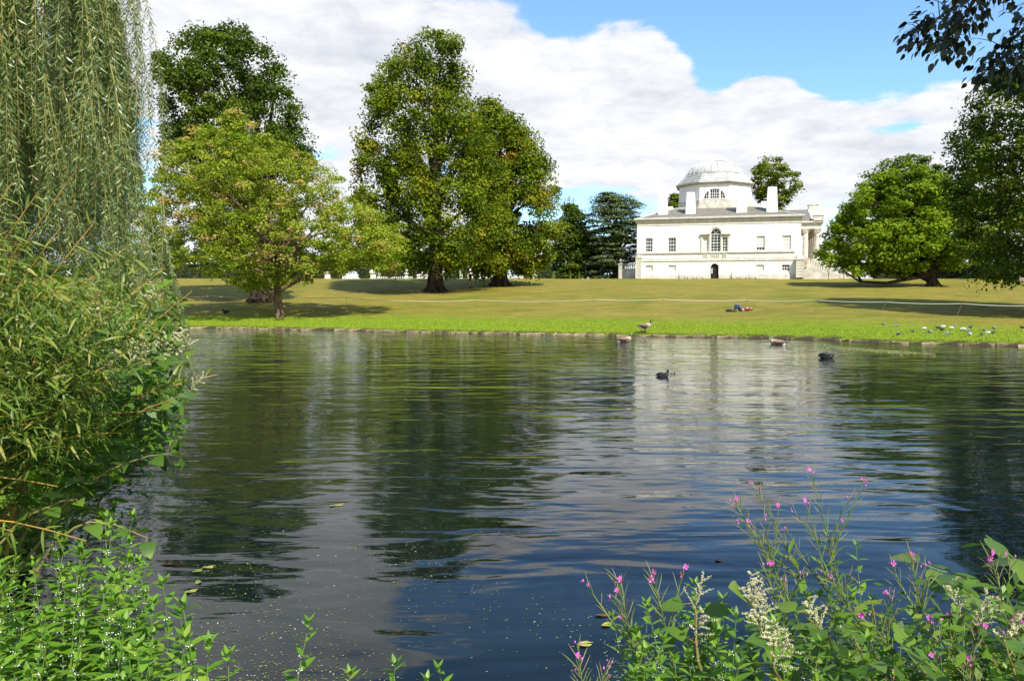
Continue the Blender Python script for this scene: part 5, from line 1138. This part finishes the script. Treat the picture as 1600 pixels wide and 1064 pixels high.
def willowherb(tip, base, d, label, seed, nfl=2, dens=1.0, lean_y=.0, pods=26, spread=1.0):
    R.seed(seed); T = at(*tip, d); bx = at(base, 1064, d).x; by = d + lean_y
    B = Vector((bx, by, max(gz(bx, by), .02))); o = empty('willowherb', B, 0, label, 'wildflower', 'pink willowherbs at the lower right')
    L = (T - B); pts = curve(Vector((0, 0, 0)), L, Vector((0, 0, .10 * L.length)) - L.normalized() * 0, 8); pts[-1] = L
    mb = MB(); mb.tube(pts, [.005 - .0038 * k / 8 for k in range(9)], 5); mb.build('stem', S_GREEN, o)
    n = int(34 * dens)
    for k in range(n):
        t = .18 + .55 * k / n; p, dr = path_at(pts, t); q = k * 2.4; side = dr.orthogonal(); side.rotate(Matrix.Rotation(q, 3, dr))
        put_leaf(R.choice(L_LANCE), o, p, side + dr * .55 + Vector((0, 0, .1)), dr + rv(.3), R.uniform(.06, .095) * (1.1 - .45 * t))
    def sprig(pts, t0, n, ln):
        for k in range(n):
            t = t0 + (1 - t0) * (k / n) ** .9; p, dr = path_at(pts, t); q = k * 2.39 + R.uniform(-.3, .3); side = dr.orthogonal(); side.rotate(Matrix.Rotation(q, 3, dr))
            put_leaf(POD, o, p, side * R.uniform(.35, .75) * spread + dr + Vector((0, 0, .15)), Vector((0, 0, 1)) + rv(.5), ln * R.uniform(.8, 1.25), 'seed_pod', 1.0)
    sprig(pts, .55, pods, .062)
    ends = [pts[-1]]
    for k in range(3):      # side branches near the top
        p, dr = path_at(pts, R.uniform(.5, .72)); side = dr.orthogonal(); side.rotate(Matrix.Rotation(R.uniform(0, 6.28), 3, dr)); b = p + (dr + side * .55 + Vector((0, 0, .25))).normalized() * L.length * R.uniform(.16, .28)
        bp = curve(p, b, Vector((0, 0, -.01)), 4); mb = MB(); mb.tube(bp, [.0028, .0026, .0022, .0018, .001], 4); mb.build('branch', S_GREEN, o); sprig(bp, .2, 9, .05); ends.append(b)
    for k in range(nfl):
        e = ends[k % len(ends)] if k < 3 else ends[0]; p = e + rv(.014) + Vector((0, 0, .012)); d_ = (Vector((R.uniform(-.7, .7), -.8, R.uniform(-.1, .8)))).normalized()
        f = mobj('flower', FLOWER, o, Vector((0, 0, 1)).rotation_difference(d_).to_matrix().to_4x4() @ Matrix.Scale(R.uniform(.0065, .0105), 4)); f.location = p
        mb = MB(); mb.tube([e - (pts[-1] - pts[-2]) * .1, p], .0015, 4); mb.build('flower_stalk', S_RED, o)
    for e in ends:
        for k in range(2):
            f = mobj('bud', BUD, o, Matrix.Rotation(R.uniform(-.8, .8), 4, 'X') @ Matrix.Scale(.008, 4)); f.location = e + rv(.014)
    return o
willowherb((964, 903), 1040, 2.25, 'willowherb with a fan of thin pods leaning left beside its open-flowered neighbour', 201, 3, 1.0)
willowherb((1020, 906), 1105, 2.2, 'willowherb with one big open magenta flower beside dark water', 202, 4, 1.1)
willowherb((905, 1036), 945, 2.1, 'low willowherb at the bottom edge, leftmost of the pink-flowered plants', 203, 2, .8, pods=16)
willowherb((1148, 786), 1330, 2.7, 'tall willowherb stem leaning far to the left over the water', 204, 3, 1.2, pods=30)
willowherb((1178, 760), 1350, 2.8, 'slender willowherb leaning left, just above the far-leaning one', 205, 2, 1.1, pods=26)
willowherb((1268, 742), 1360, 2.9, 'tallest willowherb with dark leaves against the blue water', 206, 2, 1.5, pods=22)
willowherb((1262, 792), 1340, 2.8, 'willowherb with a single pink flower below the tallest one', 207, 1, 1.4, pods=14)
willowherb((1292, 896), 1480, 2.3, 'willowherb leaning left with two flowers over the cream flower sprays', 208, 3, 1.0)
willowherb((1352, 960), 1560, 2.1, 'willowherb lying low to the left with pale pink flowers near the bottom', 209, 4, 1.0)
willowherb((1424, 870), 1470, 2.5, 'upright willowherb with reddish buds in the middle of the right-hand clump', 210, 2, .9)
willowherb((1476, 966), 1570, 2.15, 'willowherb with curled red stalks and pale flowers right of the low-lying one', 211, 4, .9)
willowherb((1548, 872), 1640, 2.3, 'willowherb with a bright magenta head at the right edge', 212, 4, 1.1)
willowherb((1590, 968), 1660, 2.1, 'willowherb with bare pods crossing the right edge', 213, 2, .8)
willowherb((1510, 1038), 1600, 1.9, 'lowest willowherb with a small flower in the bottom right corner', 214, 2, .8)
willowherb((1195, 890), 1290, 2.4, 'flowerless willowherb with spiky pods above the cream flower sprays', 215, 0, 1.0, pods=26)

# --- knotweed: zigzag canes, broad pointed leaves, sprays of cream flowers
def spray(seed):
    R.seed(seed); mb = MB(); mb.cur = 0; st = MB()
    for b in range(10):
        a = Vector((0, .11 * b, .02 * b)); d_ = Vector((R.uniform(-.8, .8), R.uniform(.3, .8), R.uniform(.1, .9))).normalized(); l = R.uniform(.45, .8) * (1 - b * .05)
        mb.tube([a, a + d_ * l * .5, a + d_ * l], [.012, .01, .005], 3)
        for k in range(44):
            p = a + d_ * l * R.uniform(.12, 1.05) + rv(.032); s = R.uniform(.010, .021)
            mb.lathe([(s * .2, -s), (s, 0), (s * .2, s)], 4, p, R.uniform(0, 1))
    return mb.mesh('flower_spray', F_CREAM)
SPRAYS = [spray(300 + k) for k in range(4)]
def knotweed(base, tip, label, seed, n=13, lsize=.12, sprays=(), group='knotweed canes', bend=.12, sag=0.0, name='knotweed', lset=None, stem=None):
    R.seed(seed); B = Vector(base); T = Vector(tip); o = empty(name, B, 0, label, 'plant', group)
    pts = curve(Vector((0, 0, 0)), T - B, Vector((0, 0, bend)), 10, Vector((0, 0, -sag)))
    pts = [p + (rv(.012) if 0 < i < 10 else Vector()) for i, p in enumerate(pts)]
    mb = MB(); mb.tube(pts, [.008 - .0058 * k / 10 for k in range(11)], 6); mb.build('stem', stem or S_RED, o)
    for k in range(n):
        t = .22 + .78 * k / (n - 1) * .99; p, dr = path_at(pts, t); s = 1 if k % 2 else -1; hz = Vector((0, 0, 1)).cross(dr); hz = hz.normalized() if hz.length > .01 else Vector((1, 0, 0))
        out = hz * s + dr * R.uniform(.2, .7) + Vector((0, 0, R.uniform(-.45, .15))); L = lsize * R.uniform(.75, 1.2) * (1.05 - .35 * t)
        stalk = p + out.normalized() * .03; mb = MB(); mb.tube([p, stalk], .0018, 4); mb.build('leaf_stalk', stem or S_RED, o)
        put_leaf(R.choice(lset or L_KNOT), o, stalk, out, Vector((R.uniform(-.35, .5), -.45 + R.uniform(-.3, .3), 1)), L)
    for t, sc in sprays:
        p, dr = path_at(pts, t); q = put_leaf(R.choice(SPRAYS), o, p, dr * .4 + Vector((R.uniform(-.5, .5), R.uniform(-.5, .2), R.uniform(.5, 1))), Vector((0, -1, .5)) + rv(.4), sc, 'flower_spray')
    return o
KR = 'broad-leaved knotweeds at the lower right'
def A(px, py, d): p = at(px, py, d); return (p.x, p.y, p.z)
def Bz(px, d): p = at(px, 1064, d); return (p.x, d, max(gz(p.x, d), .02))
knotweed(Bz(1330, 2.1), A(1165, 930, 2.15), 'knotweed with cream flower sprays in the front of the lower right clump', 401, 12, .105, [(.78, .085), (.85, .09), (.92, .085), (.98, .09), (.7, .09), (.88, .085), (.95, .08)], KR)
knotweed(Bz(1300, 1.9), A(1190, 985, 1.95), 'knotweed with one big pale leaf at the bottom edge below the cream sprays', 402, 9, .125, [(.8, .085), (.9, .09), (1, .08)], KR)
knotweed(Bz(1420, 2.2), A(1255, 960, 2.1), 'knotweed with thin cream spikes just right of the main cream sprays', 403, 11, .11, [(.7, .09), (.85, .09), (.95, .085)], KR)
knotweed(Bz(1470, 2.0), A(1330, 990, 2.0), 'knotweed with a broad notched leaf between two pink willowherbs', 404, 10, .13, [], KR)
knotweed(Bz(1640, 2.3), A(1500, 960, 2.3), 'knotweed with greyish cream sprays near the right edge', 405, 12, .12, [(.8, .1), (.9, .11), (1, .1)], KR)
knotweed(Bz(1560, 1.95), A(1420, 1010, 1.95), 'shaded knotweed along the bottom edge in the lower right', 406, 10, .12, [], KR)
knotweed(Bz(1650, 1.95), A(1570, 1000, 1.95), 'shaded knotweed in the bottom right corner', 407, 10, .13, [(1, .1)], KR)
knotweed(Bz(1120, 2.0), A(1085, 940, 2.2), 'knotweed with two flat leaves left of the cream sprays', 408, 8, .10, [(.95, .09), (.8, .09)], KR)
knotweed(Bz(1760, 2.7), A(1440, 880, 2.75), 'dark broad leaves reaching out over the water right of the tallest willowherb', 409, 11, .17, [], KR, lset=L_DOCK, stem=S_GREEN)
knotweed(Bz(1800, 2.7), A(1540, 836, 2.7), 'darkest broad leaves at the right edge above the magenta head', 410, 10, .19, [], KR, lset=L_DOCK, stem=S_GREEN)
knotweed(Bz(1750, 2.5), A(1500, 920, 2.5), 'dark broad leaves below those at the right edge', 411, 11, .18, [], KR, lset=L_DOCK, stem=S_GREEN)
# left bank: knotweed canes arching over the water
KL = 'broad-leaved knotweeds arching over the water at the left'
def left_cane(tip, d, bx, by, label, seed, **k): knotweed((bx, by, .45), A(*tip, d), label, seed, group=KL, **k)
left_cane((305, 545), 3.7, -2.7, 3.7, 'knotweed cane reaching farthest right with cream sprays under the willow', 421, n=15, lsize=.125, sprays=[(.72, .13), (.8, .14), (.86, .13), (.92, .13), (.97, .12), (.66, .13), (.76, .13)], bend=.38)
left_cane((300, 610), 3.6, -2.5, 3.4, 'knotweed cane ending in two flat leaves over dark water', 422, n=13, lsize=.125, sprays=[(1.0, .09)], bend=.30)
left_cane((240, 560), 3.5, -2.6, 3.3, 'knotweed cane with flat blue-green leaves below the cream sprays', 423, n=13, lsize=.125, sprays=[(.9, .12), (.8, .12)], bend=.34)
left_cane((265, 690), 3.3, -2.3, 3.1, 'half-shaded knotweed cane hanging low over the water', 424, n=12, lsize=.11, bend=.28, sag=.05)
left_cane((230, 795), 3.1, -2.1, 2.9, 'lowest knotweed cane with a single bright leaf at its tip over the black water', 425, n=11, lsize=.10, bend=.34, sag=.12)
left_cane((45, 735), 2.9, -2.4, 2.9, 'knotweed cane with one big bright heart-shaped leaf at the left edge', 426, n=9, lsize=.15, bend=.2)
left_cane((130, 640), 3.2, -2.5, 3.1, 'knotweed cane deep in the shaded left bush', 427, n=13, lsize=.12, bend=.25)
left_cane((165, 500), 3.6, -2.7, 3.6, 'knotweed cane with dark leaves in the middle of the left bush', 428, n=14, lsize=.13, bend=.25, sprays=[(.95, .12), (1, .12)])
left_cane((60, 590), 3.2, -2.7, 3.2, 'knotweed cane among the yellow stems at the left edge', 429, n=12, lsize=.13, bend=.2)
left_cane((255, 480), 4.0, -2.9, 4.1, 'knotweed cane topped with the densest cream flower sprays', 430, n=13, lsize=.12, bend=.3, sprays=[(.7, .14), (.76, .15), (.82, .14), (.88, .15), (.93, .14), (.98, .13)])
left_cane((120, 780), 3.0, -2.3, 2.8, 'knotweed cane in deep shade above the marsh herbs', 431, n=11, lsize=.11, bend=.25)

# --- osier shrub with yellow stems on the left bank
R.seed(55); os_ = empty('osier_shrub', (-2.75, 3.3, .45), 0, 'osier shrub with yellow-orange stems and narrow leaves filling the left edge', 'shrub')
O0 = Vector((-2.75, 3.3, .45)); OP = []
TIPS = [((118, 268), 3.1), ((60, 300), 3.0), ((20, 285), 3.0), ((150, 345), 3.3), ((205, 380), 3.5), ((95, 355), 3.0), ((255, 420), 3.7), ((300, 455), 3.9), ((215, 450), 3.4), ((30, 380), 2.9), ((150, 430), 3.2), ((90, 450), 3.0), ((-40, 330), 3.0), ((-30, 420), 2.9), ((180, 520), 3.2), ((250, 520), 3.6), ((110, 560), 3.0), ((40, 520), 2.8), ((190, 600), 3.2), ((130, 680), 3.0), ((60, 660), 2.8), ((135, 845), 2.7), ((20, 830), 2.6), ((250, 640), 3.4), ((90, 760), 2.8), ((-60, 560), 2.8), ((340, 585), 4.0)]
for i, (tp, d) in enumerate(TIPS):
    b = Vector((R.uniform(-.35, .3), R.uniform(-.3, .4), R.uniform(-.1, .15))); T = Vector(A(*tp, d)) - O0
    pts = curve(b, T, Vector((-.12, 0, .16 if tp[1] < 560 else .3)), 10)
    mb = MB(); mb.tube(pts, [.0085 - .0068 * k / 10 for k in range(11)], 6); mb.build('stem', S_YEL, os_); OP.append(pts)
    for k in range(3):     # side shoots
        p, dr = path_at(pts, R.uniform(.35, .85)); e = p + (dr + rv(.6) + Vector((.1, 0, .2))).normalized() * R.uniform(.22, .42); sp_ = curve(p, e, Vector((0, 0, .02)), 4)
        mb = MB(); mb.tube(sp_, [.0036, .003, .0026, .002, .0012], 4); mb.build('shoot', S_YEL, os_); OP.append(sp_)
def osier_leaf(pts, t, k):
    p, dr = path_at(pts, t); side = dr.orthogonal(); side.rotate(Matrix.Rotation(k * 2.4 + R.uniform(-.4, .4), 3, dr)); return p, side + dr * R.uniform(.5, 1.0) - Vector((0, 0, .25))
for i in range(295):
    pts = OP[i % len(OP)]; p, d_ = osier_leaf(pts, R.uniform(.3, 1), i); put_leaf(R.choice(L_OSIER), os_, p, d_, Vector((0, -.3, 1)) + rv(.6), R.uniform(.065, .115))
Vs, Fs, Ts = [], [], []
src = [[tuple(v.co) for v in L_OSIER[k].vertices] for k in range(3)]; srcf = [[tuple(p.vertices) for p in L_OSIER[k].polygons] for k in range(3)]
for i in range(8600):
    if i < 3600: pts = OP[R.randrange(len(OP))]; p, d_ = osier_leaf(pts, R.uniform(.15, 1), i)
    else:       # leafy upper mass, added to shade the lower canes
        p = None
        while p is None or p.length > 1: p = rv(1)
        p = Vector((-2.15 + p.x * .82, 2.9 + p.y * .40, 1.98 + p.z * .46 + .12 * math.sin(p.x * 9))) - O0; d_ = Vector((R.uniform(-.3, 1), R.uniform(-.8, .5), R.uniform(-.5, .5)))
    M4 = leaf_mat4(p, d_, Vector((0, -.3, 1)) + rv(.7), R.uniform(.04, .10)); k = R.randrange(3); b = len(Vs)
    Vs += [M4 @ Vector(v) for v in src[k]]; Fs += [tuple(a + b for a in f) for f in srcf[k]]; Ts += [R.random()] * len(src[k])
mobj('foliage', np_mesh('foliage', np.array([tuple(v) for v in Vs]), np.array(Fs), G_OSIER_T, np.array(Ts)), os_, kind='stuff')

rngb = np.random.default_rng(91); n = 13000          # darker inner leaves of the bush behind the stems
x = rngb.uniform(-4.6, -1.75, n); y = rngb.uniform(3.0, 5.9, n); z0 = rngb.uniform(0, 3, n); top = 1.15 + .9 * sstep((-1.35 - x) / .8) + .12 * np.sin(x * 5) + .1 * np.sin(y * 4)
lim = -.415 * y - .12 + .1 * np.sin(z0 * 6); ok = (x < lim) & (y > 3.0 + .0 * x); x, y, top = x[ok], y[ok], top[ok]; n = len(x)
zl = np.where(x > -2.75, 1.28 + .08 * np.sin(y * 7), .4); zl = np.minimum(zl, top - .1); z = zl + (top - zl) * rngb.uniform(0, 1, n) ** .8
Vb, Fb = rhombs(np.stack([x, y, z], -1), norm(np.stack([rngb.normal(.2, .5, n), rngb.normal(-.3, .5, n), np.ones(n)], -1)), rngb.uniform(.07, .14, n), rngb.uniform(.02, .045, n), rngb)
nb = 7000; xb = rngb.uniform(-9, -4.55, nb); yb_ = rngb.uniform(7.6, 12, nb); kb = (xb < -.415 * yb_ - .1 - .15 * np.sin(yb_ * 4)); xb, yb_ = xb[kb], yb_[kb]; nb = len(xb)  # low bank shrubs added to darken the reflection in the water
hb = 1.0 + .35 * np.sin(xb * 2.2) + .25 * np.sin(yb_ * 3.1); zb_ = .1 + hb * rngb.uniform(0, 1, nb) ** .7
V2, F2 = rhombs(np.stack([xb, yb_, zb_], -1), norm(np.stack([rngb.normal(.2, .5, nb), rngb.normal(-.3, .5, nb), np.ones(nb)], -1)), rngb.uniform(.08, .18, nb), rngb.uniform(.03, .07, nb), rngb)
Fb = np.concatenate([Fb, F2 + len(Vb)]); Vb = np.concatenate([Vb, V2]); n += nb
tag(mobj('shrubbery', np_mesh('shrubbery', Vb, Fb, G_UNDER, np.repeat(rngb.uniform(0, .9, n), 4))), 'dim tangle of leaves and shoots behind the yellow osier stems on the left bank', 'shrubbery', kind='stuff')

# --- weeping willow at the left
WB = Vector((-6.1, 8.9, .45)); wl = empty('weeping_willow', WB, 0, 'weeping willow with long hanging curtains of leaves at the upper left', 'tree')
def strand_mesh(L, seed, dens=1.0):
    rg = np.random.default_rng(seed); mb = MB(); Ps, Ds = [], []
    n = 14; ph = rg.uniform(0, 6); pts = []
    for k in range(n + 1):
        t = k / n; pts.append(Vector((.17 * L * (1 - math.exp(-1.6 * t)) + .05 * math.sin(5 * t + ph), .05 * math.sin(4 * t + ph * 2), -L * t + .12 * t * (1 - t))))
    mb.tube(pts, [.006 - .0045 * k / n for k in range(n + 1)], 4)
    subs = [pts]
    for k in range(int(7 * dens)):
        t0 = rg.uniform(.05, .7); p, d_ = path_at(pts, t0); l = rg.uniform(.18, .4) * L; q = rg.uniform(0, 6.28); sp_ = [p + Vector((math.cos(q) * .10 * (1 - math.exp(-3 * u)), math.sin(q) * .10 * (1 - math.exp(-3 * u)), -l * u)) for u in (0, .25, .5, .75, 1)]
        mb.tube(sp_, [.003, .0025, .002, .0016, .001], 3); subs.append(sp_)
    for sp_ in subs:
        ln = sum((b - a).length for a, b in zip(sp_[:-1], sp_[1:])); m = int(ln / .0145)
        for k in range(m):
            p, d_ = path_at(sp_, (k + .5) / m); q = k * 2.4 + rg.uniform(-.5, .5); o = Vector((math.cos(q), math.sin(q), -rg.uniform(.5, 1.6))).normalized(); Ps.append(p + o * .04); Ds.append(o)
    twig_ = mb.mesh('hanging_twig', S_TWIG)
    P = np.array([tuple(p) for p in Ps]); D = np.array([tuple(d) for d in Ds]); m = len(P)
    nn = norm(np.cross(D, rg.normal(size=(m, 3)))); Ln = rg.uniform(.05, .085, m)
    V, F = rhombs(P, nn, Ln, Ln * .17, rg, D)
    return twig_, np_mesh('leaves', V, F, G_WEEP, np.repeat(np.clip(rg.normal(.45, .22, m), 0, 1), 4))
STR = [strand_mesh(L, 500 + i, dn) for i, (L, dn) in enumerate([(2.6, 1.2), (3.0, 1.2), (3.4, 1.3), (2.2, 1.0), (3.8, 1.3), (2.9, 1.5), (1.8, .8), (3.3, 1.0)])]
R.seed(61); limb_ends = []
SL = [2.6, 3.0, 3.4, 2.2, 3.8, 2.9, 1.8, 3.3]
def hang(p, k, rz, s=1.0):
    tw, lv = STR[k]; o = mobj('hanging_twig', tw, wl); o.location = p - WB; o.rotation_euler = (R.uniform(-.06, .06), R.uniform(-.06, .06), rz); o.scale = (s, s, s)
    mobj('leaves', lv, o, kind='stuff')
cnt = 0
WIL = [  # (px range at the top, depth range, top height, how many, strand choices, where the ends hang in the photo)
    ((-90, 18), (5.2, 6.6), (4.9, 5.9), 26, (1, 2, 4, 5), (300, 400)), ((72, 128), (5.4, 7.0), (5.0, 6.2), 24, (1, 2, 4, 5), (280, 390)), ((115, 155), (5.6, 7.0), (4.7, 5.6), 16, (0, 1, 2, 7), (240, 360)),
    ((140, 172), (5.8, 6.8), (4.2, 5.0), 9, (3, 6, 7), (200, 320)), ((-400, -60), (5.0, 9.0), (5.0, 6.6), 46, (1, 2, 4), (340, 460)), ((10, 160), (8.6, 12), (5.4, 7.2), 60, (2, 4, 5), (280, 400)), ((-30, 150), (9, 12), (4.6, 6.6), 50, (2, 4, 5), (330, 450)),
    ((60, 190), (5.0, 6.0), (3.1, 3.8), 26, (3, 6, 0), (340, 440)), ((150, 262), (5.2, 6.4), (2.5, 3.0), 22, (6, 3), (430, 515)), ((150, 205), (6.0, 7.4), (4.7, 5.4), 12, (0, 7, 1), (230, 330))]
for (a, b), (d0, d1), (z0, z1), n, ks, bots in WIL:
    for i in range(n):
        d = R.uniform(d0, d1); px = a + (b - a) * (R.randrange(4) + .5 + R.gauss(0, .16)) / 4 if d1 < 8 else R.uniform(a, b); p = Vector((at(px, 300, d).x, d, R.uniform(z0, z1))); rz = math.atan2(p.y - WB.y, p.x - WB.x) * .15 + R.uniform(-.6, .6)
        k = R.choice(ks); zb = at(px, R.uniform(*bots), d).z; hang(p, k, rz, min(1.2, max(.55, (p.z - zb) / SL[k]))); limb_ends.append(p); cnt += 1
mb = MB(); mb.tube([(0, 0, -.5), (.05, 0, .6), (.15, .05, 2.2), (.35, -.1, 3.8), (.55, -.3, 5.4), (.6, -.4, 6.8)], [.48, .36, .31, .27, .2, .1], 12); wl_tr = mb.build('trunk', M_BARK, wl)
sel = [p for p in limb_ends if p.z > 5.2][::5]
for p in sel:
    q = p - WB; a = Vector((.45, -.2, R.uniform(3.6, 6.0))); m1 = a.lerp(q, .5); m1.z = max(a.z, q.z) + .35
    mb = MB(); mb.tube([a, a.lerp(m1, .5) + Vector((0, 0, .15)), m1, q.lerp(m1, .3) + Vector((0, 0, .08)), q], [.04, .032, .022, .012, .006], 5); mb.build('limb', M_BARK, wl)

# dense leafy dome of the willow, out of view, added to shade inner curtains
rngw = np.random.default_rng(97); Pw = []
for px, py, d in [(395, -190, 9), (310, -160, 9), (230, -150, 8.6), (440, -330, 9.4), (340, -320, 9.5), (220, -300, 9), (120, -170, 8.6), (20, -170, 8.6), (-80, -170, 8.6), (60, -330, 9), (-60, -330, 9), (-220, -200, 9), (-400, -150, 9), (140, -260, 7.4), (30, -260, 7.4), (-90, -260, 7.4), (-260, -240, 7.6), (260, -230, 10.6), (130, -200, 11), (0, -200, 11), (-200, -260, 11), (170, -440, 8), (40, -460, 8), (-100, -450, 8)]:
    for k in range(4): q = at(px, py, d) - WB; Pw.append((q.x + rngw.normal(0, .35), q.y + rngw.normal(0, .45), q.z + abs(rngw.normal(0, .3))))
Pw = np.array(Pw); Vw, Fw, Tw = clump_leaves(Pw, np.full(len(Pw), .62), 420, rngw, .10, .8, .4, .25, np.full(len(Pw), .45), under=.7)
mobj('crown', np_mesh('crown', Vw, Fw, G_WEEP, Tw), wl, kind='stuff')
for q in Pw[::4]: mb = MB(); a = Vector((.5, -.3, 5.0)); b = Vector(q); mb.tube([a, a.lerp(b, .5) + Vector((0, 0, .35)), b], [.08, .05, .012], 5); mb.build('limb', M_BARK, wl)
# --- dark leafy branches of an overhanging tree at the upper right
OT = Vector((5.6, 1.6, .5)); ot = empty('overhanging_tree', OT, 0, 'tree whose dark leafy branches hang into the upper right corner', 'tree')
mb = MB(); mb.tube([(0, 0, -.4), (-.05, 0, 1), (-.2, .05, 3.2), (-.5, .1, 5.5), (-.8, 0, 7.5)], [.34, .26, .22, .17, .08], 10); mb.build('trunk', M_BARK, ot)
R.seed(71)
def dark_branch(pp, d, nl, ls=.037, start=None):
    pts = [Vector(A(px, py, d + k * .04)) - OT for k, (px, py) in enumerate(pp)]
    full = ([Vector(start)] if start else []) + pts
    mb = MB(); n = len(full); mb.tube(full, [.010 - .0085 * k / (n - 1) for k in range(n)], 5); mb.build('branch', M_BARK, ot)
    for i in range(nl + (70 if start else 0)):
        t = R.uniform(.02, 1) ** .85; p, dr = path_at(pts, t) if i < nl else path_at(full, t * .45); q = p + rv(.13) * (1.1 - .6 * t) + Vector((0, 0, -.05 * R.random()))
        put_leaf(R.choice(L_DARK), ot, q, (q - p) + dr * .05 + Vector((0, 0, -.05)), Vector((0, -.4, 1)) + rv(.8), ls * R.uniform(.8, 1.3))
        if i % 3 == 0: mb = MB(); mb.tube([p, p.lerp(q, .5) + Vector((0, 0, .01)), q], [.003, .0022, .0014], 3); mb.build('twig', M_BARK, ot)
dark_branch([(1640, -90), (1545, -40), (1490, 10), (1452, 40), (1428, 50)], 3.6, 230, start=(-.4, .05, 4.6))
dark_branch([(1620, -60), (1530, -10), (1495, 45), (1472, 72)], 3.5, 150)
dark_branch([(1700, -60), (1630, 10), (1585, 60), (1555, 95), (1542, 110)], 3.6, 190, start=(-.35, .05, 4.2))
dark_branch([(1700, 30), (1640, 70), (1600, 105), (1580, 118)], 3.7, 150)
rngc = np.random.default_rng(95); Pc = np.array([[3.3, 1.3, 6.2], [4.3, .2, 6.4], [4.2, 1.8, 7.2], [3.6, .3, 7.2], [5.2, 1.2, 7.4], [5.0, -1.2, 6.3], [5.9, .4, 6.4], [2.9, 2.0, 5.7], [3.9, 2.9, 6.3], [6.3, 2.4, 6.2], [5.4, -.2, 5.6], [4.6, -2.0, 5.8]]) - np.array(tuple(OT))  # unseen crown, clumps placed to shade the branches and right-hand leaves
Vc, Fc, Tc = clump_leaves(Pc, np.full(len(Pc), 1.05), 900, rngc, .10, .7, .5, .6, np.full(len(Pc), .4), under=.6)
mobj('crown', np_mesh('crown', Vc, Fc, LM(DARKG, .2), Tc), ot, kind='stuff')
for p in Pc: mb = MB(); mb.tube([Vector((-.3, .05, 4.2)), Vector((-.3, .05, 4.2)).lerp(Vector(p), .5) + Vector((0, 0, .4)), Vector(p)], [.09, .06, .015], 6); mb.build('limb', M_BARK, ot)

# --- things floating on the water
rngf = np.random.default_rng(96); n = 3800
px = rngf.uniform(300, 1000, n); py = 1064 - 340 * rngf.uniform(0, 1, n) ** 1.6; P = []
for a, b in zip(px, py): w = on_water(a, b); P.append((w.x, w.y))
P = np.array(P); cl = np.sin(P[:, 0] * 2.3 + 1.3 * np.sin(P[:, 1] * 1.1)) * np.sin(P[:, 1] * 1.9 + P[:, 0]) + rngf.normal(0, .55, n); keep = (cl > .25) | ((px < 440) & (cl > -.25)); P = P[keep]; n = len(P)
V, F = rhombs(np.stack([P[:, 0], P[:, 1], np.full(n, .004)], -1), np.tile([0, 0, 1.0], (n, 1)) + rngf.normal(0, .05, (n, 3)), rngf.uniform(.006, .020, n), rngf.uniform(.005, .012, n), rngf)
M_DUCK = leafmat('duckweed', [(0, (.10, .14, .03)), (.6, (.22, .27, .06)), (.9, (.38, .40, .18)), (1, (.55, .55, .45))], trans=.1)
tag(mobj('duckweed', np_mesh('duckweed', V, F, M_DUCK, np.repeat(rngf.uniform(0, 1, n), 4))), 'specks of duckweed scattered over the near dark water', 'duckweed', kind='stuff')
M_YL = mat('yellowing floating leaf', (.42, .38, .08), .5, (.30, .30, .07), 30); M_BL = mat('brown floating leaf', (.26, .11, .04), .6, (.16, .07, .03), 30); M_GL = mat('green floating leaf', (.16, .24, .05), .5, (.24, .28, .07), 30)
def floater(px, py, s, asp, m, label, rz=0.0, notch=False):
    w = on_water(px, py); o = empty('floating_leaf', (w.x, w.y, .007), rz, label, 'leaf', 'leaves floating on the lake'); n = 16; mb = MB(); pts = []
    for k in range(n):
        q = 2 * math.pi * (k + .5) / n; r = 1 + .06 * math.sin(3 * q + px); pts.append((math.cos(q) * s * r, math.sin(q) * s * asp * r, .004 * math.sin(2 * q)))
    if notch: pts.insert(0, (.1 * s, 0, .0))
    mb.poly(pts); mb.build('blade', m, o); mb = MB(); mb.tube([(-s * .9, 0, .005), (s * 1.25, 0, .005)], .0022, 4); mb.build('midrib', m, o); return o
floater(913, 1007, .045, .8, M_YL, 'larger round yellow-green leaf floating left of the willowherbs', .2, True)
floater(947, 977, .036, .75, M_YL, 'smaller oval yellow leaf floating just above the larger round one', .5)
floater(942, 962, .055, .3, M_BL, 'long reddish brown leaf floating beside the smaller oval yellow leaf', .15)
floater(1122, 876, .030, .8, M_BL, 'small rounded brown leaf alone on the blue water', .4)
floater(268, 882, .07, .22, M_BL, 'long tan leaf floating right of the lower left clump', .05)
floater(325, 887, .045, .5, M_YL, 'bright yellow leaf right of a small green one near the lower left clump', .4)
floater(308, 893, .040, .6, M_GL, 'small green floating leaf beside the bright yellow one', 1.0)
floater(310, 910, .036, .6, M_GL, 'green floating leaf in the middle of a short trail of leaves', 2.0)
floater(297, 925, .045, .45, M_YL, 'curled yellow leaf at the lower end of the short trail of leaves', .7)
floater(525, 790, .07, .22, M_YL, 'thin pale leaf floating in the middle of the near water', .5)
